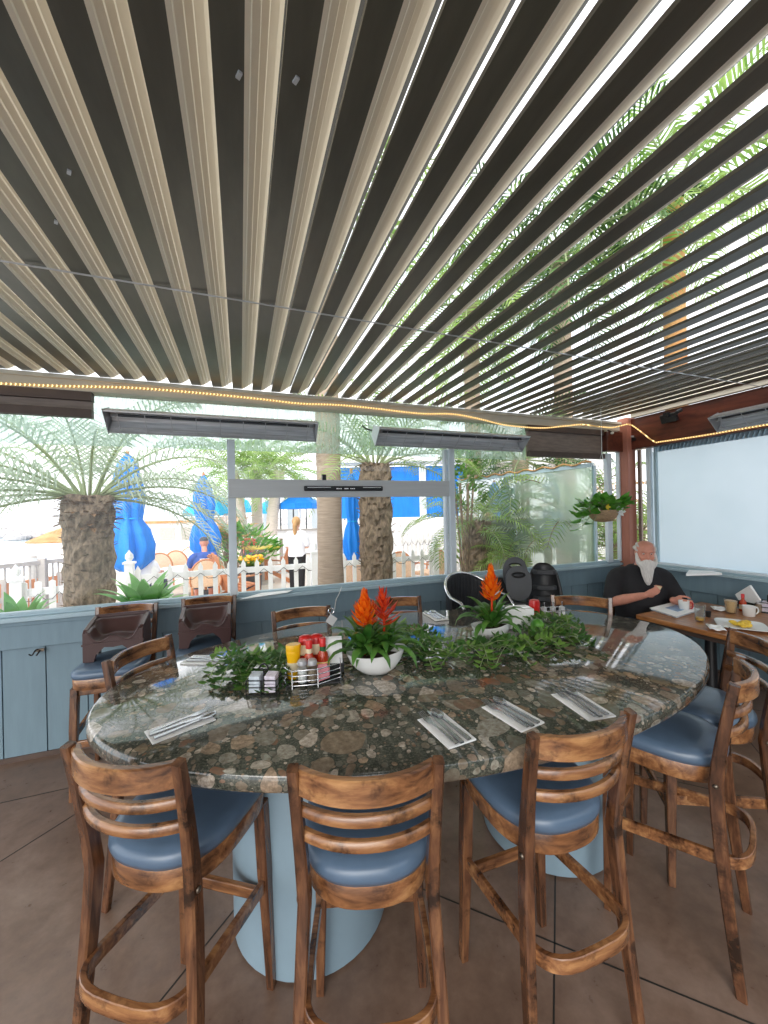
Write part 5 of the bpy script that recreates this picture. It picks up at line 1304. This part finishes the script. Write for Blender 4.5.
# ---- glass wind screen with string lights outside the right window
gs_ = thing('wind_screen', 'frosty glass wind screen with light string along its top edge', 'wind screen', (0, 0, 0))
A0, A1 = V((4.33, 3.75, 0)), V((3.98, 6.5, 0)); d_ = (A1-A0).normalized()
for k in range(2):
    a, b = A0.lerp(A1, k/2), A0.lerp(A1, (k+1)/2)
    MB().add([(a.x, a.y, .5), (b.x, b.y, .5), (b.x, b.y, 2.26), (a.x, a.y, 2.26)], [(0, 1, 2, 3)]).build('pane', M['glass_etched'], gs_)
for k in range(3): p = A0.lerp(A1, k/2); MB().box((p.x+.02, p.y, 1.12), (.03, .04, 2.3)).build('post', M['sill'], gs_)
MB().sweep([V((A0.x, A0.y, 2.28)), V((A1.x, A1.y, 2.28))], .04, .05).build('top_rail', M['sill'], gs_)
MB().box((4.155, 5.12, .25), (.16, 2.8, .5), (0, 0, math.atan2(d_.y, d_.x)-PI/2)).build('low_wall', M['clap'], gs_)
q = [A0.lerp(A1, k/40)+V((-.03, 0, 2.315+.02*math.sin(k*1.3))) for k in range(41)]
tag(MB().tube(q, .012, 6).build('string_light', M['palm_dry'], smooth=60), 'amber string light looped along the glass wind screen', 'string light')

# ---- terrace furniture
def patio_chair(label, px, py, D, rz, grp='tan wicker patio chairs'):
    p = at(px, py, D=D); r = thing('patio_chair', label, 'patio chair', (p.x, p.y, -.03), rz, grp); n = 16
    bk = [(.27*math.cos(PI*i/n), .5+.42*math.sin(PI*i/n)**.8) for i in range(n+1)]
    bk = [(.25, .42)]+bk+[(-.25, .42)]
    MB().rings([[V((x, .24+.1*(z-.4), z)) for x, z in bk], [V((x, .26+.1*(z-.4), z)) for x, z in bk]]).build('backrest', M['tan'], r)
    MB().tube([(x, .25+.1*(z-.4), z) for x, z in bk], .02, 6).build('back_frame', M['orangewood'], r, smooth=60)
    MB().box((0, 0, .42), (.5, .5, .06)).build('seat', M['tan'], r, bevel=.01)
    for sx in (-1, 1):
        for sy in (-1, 1): MB().tube([(sx*.23, sy*.22, 0), (sx*.23, sy*.22, .42)], .018, 6).build('leg', M['orangewood'], r)
        MB().tube([(sx*.25, .25, .64), (sx*.27, -.05, .66), (sx*.25, -.22, .6), (sx*.23, -.22, .42)], .018, 6).build('arm', M['orangewood'], r)
patio_chair('tan round-backed patio chair beside the folded umbrella by the big palm', 158, 560, 9.0, R(195)); patio_chair('tan round-backed patio chair behind the blue-shirted man', 180, 552, 9.6, R(170))
patio_chair('tan patio chair the blue-shirted man sits in', 205, 575, 7.55, R(188))
patio_chair('tan orange-framed patio chair behind the fence beside the rough palm', 402, 570, 8.2, R(150)); patio_chair('tan orange-framed patio chair behind the fence near the right mullion', 428, 566, 8.3, R(205))
patio_chair('tan patio chair by the folded umbrella behind the fence', 354, 575, 7.8, R(170))
def adirondack(label, px, py, D, rz):
    p = at(px, py, D=D); r = thing('adirondack_chair', label, 'chair', (p.x, p.y, -.03), rz, 'orange cedar adirondack chairs')
    for i in range(5): MB().sweep([V((-.2+.1*i, .1, .28)), V((-.22+.11*i, .42, .98+.06*(1-abs(i-2)/2))) ], .085, .02, (0, -1, .4)).build('back_slat', M['orangewood'], r)
    mb = MB()
    for i in range(5): mb.box((0, -.32+.1*i, .36-.02*i), (.5, .08, .02), (R(-12), 0, 0))
    mb.build('seat', M['orangewood'], r)
    for s in (-1, 1):
        MB().box((s*.32, -.05, .56), (.12, .66, .022)).build('arm', M['orangewood'], r); MB().box((s*.3, -.34, .27), (.025, .1, .54)).build('leg', M['orangewood'], r)
        MB().sweep([V((s*.26, -.38, .30)), V((s*.26, .45, .05))], .025, .1).build('rear_leg', M['orangewood'], r)
adirondack('orange adirondack chair by the left grey mullion, behind the pickets', 234, 592, 7.6, R(120)); adirondack('orange adirondack chair left of the standing woman', 284, 570, 10.2, R(-140))
def round_table(label, px, py, D, rad, mat):
    p = at(px, py, D=D); r = thing('patio_table', label, 'table', (p.x, p.y, -.03), 0, 'terrace tables')
    MB().lathe([(rad, p.z-.02), (rad+.01, p.z), (rad, p.z+.02)], 28).build('table_top', M[mat], r, smooth=40)
    MB().tube([(0, 0, 0), (0, 0, p.z)], .05, 10).build('pedestal', M['rail'], r); MB().lathe([(.3, 0), (.28, .03), (.05, .05)], 16).build('base', M['rail'], r, smooth=40)
round_table('pale yellow round table behind the pickets below the slim palms', 262, 546, 9.8, .48, 'yellowpack')
round_table('white table where the blue-shirted man sits', 185, 567, 8.4, .5, 'whitefence'); round_table('white table at the left of the standing woman', 281, 536, 11.5, .45, 'whitefence')
fp = at(251, 560, D=8.6); fr_ = thing('flower_pot', 'pot of orange flowers behind the pickets by the yellow table', 'flowers', (fp.x, fp.y, -.03))
MB().lathe([(.2, 0), (.26, fp.z-.1), (.24, fp.z-.1)], 20).build('pot', M['blackgrey'], fr_, smooth=40)
mb = MB(); g = random.Random(3)
for k in range(34): a = g.uniform(0, 2*PI); rr = .26*math.sqrt(g.random()); mb.ell((rr*math.cos(a), rr*math.sin(a), fp.z+g.uniform(-.05, .12)), (.045, .045, .035), 6, 4)
mb.build('blossom', M['mustard'], fr_); mb = MB()
for k in range(60): a = g.uniform(0, 2*PI); mb.leaf((.15*math.cos(a), .15*math.sin(a), fp.z-.1), (math.cos(a), math.sin(a), .8), (-math.sin(a), math.cos(a), 0), .22, .09)
mb.build('foliage', M['leaf_vine'], fr_)

# ---- people outside
def body_base(b, sit, arms, skinr=1., headc=(0, -.02, 1.56), hy=0., hp=0.):
    h = V(headc); T = head_mb(b, h, hy, hp, .95); n0 = h.z-.13
    chain(b, [(0, .02, n0-.13), (0, .01, n0-.05), (h.x*.6, h.y*.5, n0+.03)], [.07, .052, .05]); return T
# woman standing, seen from behind (front is -y local)
wp = at(297, 560, D=8.05); wm = thing('person', 'woman standing on the terrace in white top and black trousers, seen from behind', 'person', (wp.x, wp.y, -.03), R(180-24))
b = MB(); T = body_base(b, False, None)
chain(b, [(0, .02, .95), (0, .02, 1.15), (0, .02, 1.30)], [.10, .09, .07])
for s in (-1, 1):
    sh_, el_, wr_ = (s*.17, .02, 1.32), (s*.215, -.03, 1.06), (s*.10, -.22, 1.03)
    chain(b, [sh_, (s*.2, 0, 1.2), el_], [.05, .046, .04]); chain(b, [el_, tuple((V(el_)+V(wr_))/2), wr_], [.04, .036, .026]); hand(b, wr_, (-s*.6, -.7, .1), (0, .2, 1), .9, .8, s)
    chain(b, [(s*.085, .0, .88), (s*.09, -.01, .5), (s*.09, .02, .1)], [.085, .06, .042]); chain(b, [(s*.09, .03, .045), (s*.1, -.12, .03)], [.04, .03])
b.build('body', M['skin_pale'], wm, remesh=.009)
s_ = MB(); s_.loft([((0, .0, .86), V((.195, 0, 0)), V((0, .14, 0))), ((0, .0, .98), V((.175, 0, 0)), V((0, .13, 0))), ((0, .01, 1.1), V((.165, 0, 0)), V((0, .12, 0))), ((0, .015, 1.25), V((.185, 0, 0)), V((0, .125, 0))), ((0, .02, 1.34), V((.17, 0, 0)), V((0, .095, 0))), ((0, .02, 1.40), V((.08, 0, 0)), V((0, .065, 0)))], 24)
for s in (-1, 1): chain(s_, [(s*.14, .02, 1.33), (s*.19, .01, 1.25), (s*.215, -.02, 1.12)], [.07, .068, .07])
s_.build('top', M['whitecloth'], wm, remesh=.011)
s_ = MB()
for s in (-1, 1): chain(s_, [(s*.09, .0, .88), (s*.095, .0, .5), (s*.09, .02, .12)], [.105, .075, .058])
s_.ell((0, .0, .88), (.175, .13, .10), 18, 10); s_.build('trousers', M['blackcloth'], wm, remesh=.011)
for s in (-1, 1): f = MB(); chain(f, [(s*.09, .04, .045), (s*.1, -.08, .04), (s*.1, -.15, .03)], [.045, .042, .03]); f.build('shoe', M['whitecloth'], wm, smooth=180)
s_ = MB(); s_.ell(T(0, .022, .035), (.088, .10, .105), 16, 12); chain(s_, [tuple(T(0, .11, .03)), tuple(T(0, .15, -.05)), tuple(T(0, .13, -.20)), tuple(T(.01, .115, -.32))], [.035, .045, .04, .015]); s_.build('hair', M['hair_blonde'], wm, remesh=.009)
def seated(label, px, py, D, rz, topc, hat, zseat=.45, sc_=1., hatname='cap'):
    p = at(px, py, D=D); r = thing('person', label, 'person', (p.x, p.y, -.03), rz); r.scale = (sc_,)*3
    b = MB(); T = body_base(b, True, None, headc=(0, -.06, 1.22))
    chain(b, [(0, .02, .5), (0, .02, .8), (0, .02, .97)], [.11, .11, .07])
    for s in (-1, 1):
        sh_, el_, wr_ = (s*.19, .02, .97), (s*.25, -.08, .72), (s*.14, -.30, .74)
        chain(b, [sh_, (s*.24, -.03, .85), el_], [.055, .05, .044]); chain(b, [el_, tuple((V(el_)+V(wr_))/2), wr_], [.044, .04, .028]); hand(b, wr_, (-s*.4, -.8, 0), (0, .1, -1), .95, .8, s)
        chain(b, [(s*.1, .0, .5), (s*.13, -.38, .49), (s*.13, -.4, .1)], [.09, .06, .045]); chain(b, [(s*.13, -.38, .05), (s*.14, -.55, .035)], [.045, .034])
    b.build('body', M['skin'], r, remesh=.01)
    t = MB(); t.loft([((0, .03, .47), V((.18, 0, 0)), V((0, .15, 0))), ((0, .02, .7), V((.195, 0, 0)), V((0, .15, 0))), ((0, .02, .9), V((.205, 0, 0)), V((0, .13, 0))), ((0, .02, .99), V((.17, 0, 0)), V((0, .10, 0))), ((0, .01, 1.05), V((.08, 0, 0)), V((0, .07, 0)))], 24)
    for s in (-1, 1): chain(t, [(s*.16, .02, .97), (s*.22, -.0, .92), (s*.25, -.05, .80)], [.075, .075, .07])
    t.build('shirt', M[topc], r, remesh=.012)
    t = MB(); t.ell((0, .02, .5), (.18, .16, .10), 16, 10)
    for s in (-1, 1): chain(t, [(s*.1, .0, .5), (s*.13, -.25, .5), (s*.13, -.40, .48), (s*.13, -.42, .30)], [.11, .09, .08, .07])
    t.build('shorts', M['jeans'], r, remesh=.012)
    t = MB()
    if hatname == 'cap': t.loft([(T(0, .005, .045), V((.084, 0, 0)), V((0, .105, 0))), (T(0, .005, .08), V((.082, 0, 0)), V((0, .10, 0))), (T(0, .01, .115), V((.06, 0, 0)), V((0, .07, 0))), (T(0, .01, .13), V((.01, 0, 0)), V((0, .01, 0)))], 20); t.loft([(T(0, -.13, .045), V((.06, 0, 0)), V((0, .06, 0))), (T(0, -.13, .053), V((.06, 0, 0)), V((0, .06, 0)))], 16)
    else: t.loft([(T(0, .0, .04), V((.17, 0, 0)), V((0, .18, 0))), (T(0, .0, .05), V((.165, 0, 0)), V((0, .175, 0))), (T(0, 0, .06), V((.095, 0, 0)), V((0, .11, 0))), (T(0, 0, .12), V((.08, 0, 0)), V((0, .09, 0))), (T(0, 0, .14), V((.04, 0, 0)), V((0, .05, 0)))], 20)
    t.build(hatname, M[hat], r, smooth=40)
    for s in (-1, 1): f = MB(); chain(f, [(s*.13, -.38, .05), (s*.14, -.48, .045), (s*.145, -.58, .035)], [.05, .046, .035]); f.build('shoe', M['whitecloth'], r, smooth=180)
    return r
bm = seated('man in blue shirt and dark cap seated behind the pickets, seen from behind', 205, 575, 7.5, R(188), 'bluecloth', 'cap')
pr = MB()
for k, (x, z, w_) in enumerate(((-.06, .92, .07), (.03, .92, .09), (-.02, .88, .13), (-.05, .84, .06), (.04, .84, .10))): pr.box((x+.02, .153-.02*(z-.8), z), (w_, .006, .022))
pr.build('back_print', M['whitecloth'], bm)
seated('person in a white sun hat seated left of the blue-shirted man', 145, 590, 7.3, R(150), 'whitecloth', 'whitecloth', hatname='sun_hat', sc_=.92)
seated('distant seated person in dark shirt between the slim palms', 249, 545, 12.5, R(40), 'ketchup', 'cap', sc_=.95)

# ================================================================== LIGHT
w = bpy.data.worlds.new('overcast'); sc.world = w; w.use_nodes = True; t = NT(w); t.n.clear()
o = t.new('ShaderNodeOutputWorld'); tc = t.new('ShaderNodeTexCoord'); mp = t.new('ShaderNodeMapping', i_Vector=tc.outputs['Generated']); mp.inputs['Scale'].default_value = (1, 1, 2.5)
cl = t.ramp(t.noise(mp.outputs[0], 2.2, 5, .6), [(.3, (.80, .88, 1.0, 1)), (.65, (1, 1, 1, 1))])
bgd = t.new('ShaderNodeBackground', i_Color=cl, i_Strength=1.0); t.l.new(bgd.outputs[0], o.inputs[0])
sun = bpy.data.lights.new('sun', 'SUN'); sun.energy = 1.3; sun.angle = R(50); sun.color = (1, .97, .92)
so = bpy.data.objects.new('sun', sun); col.objects.link(so); so.rotation_euler = (R(58), 0, R(-35))
v = sc.view_settings; v.view_transform = 'Standard'; v.look = 'None'; v.exposure = 1.28; v.gamma = 1; v.use_curve_mapping = False
try:
    sc.cycles.use_denoising = True; sc.cycles.max_bounces = 10; sc.cycles.transparent_max_bounces = 24; sc.cycles.diffuse_bounces = 5
    sc.cycles.caustics_reflective = False; sc.cycles.caustics_refractive = False
except Exception: pass
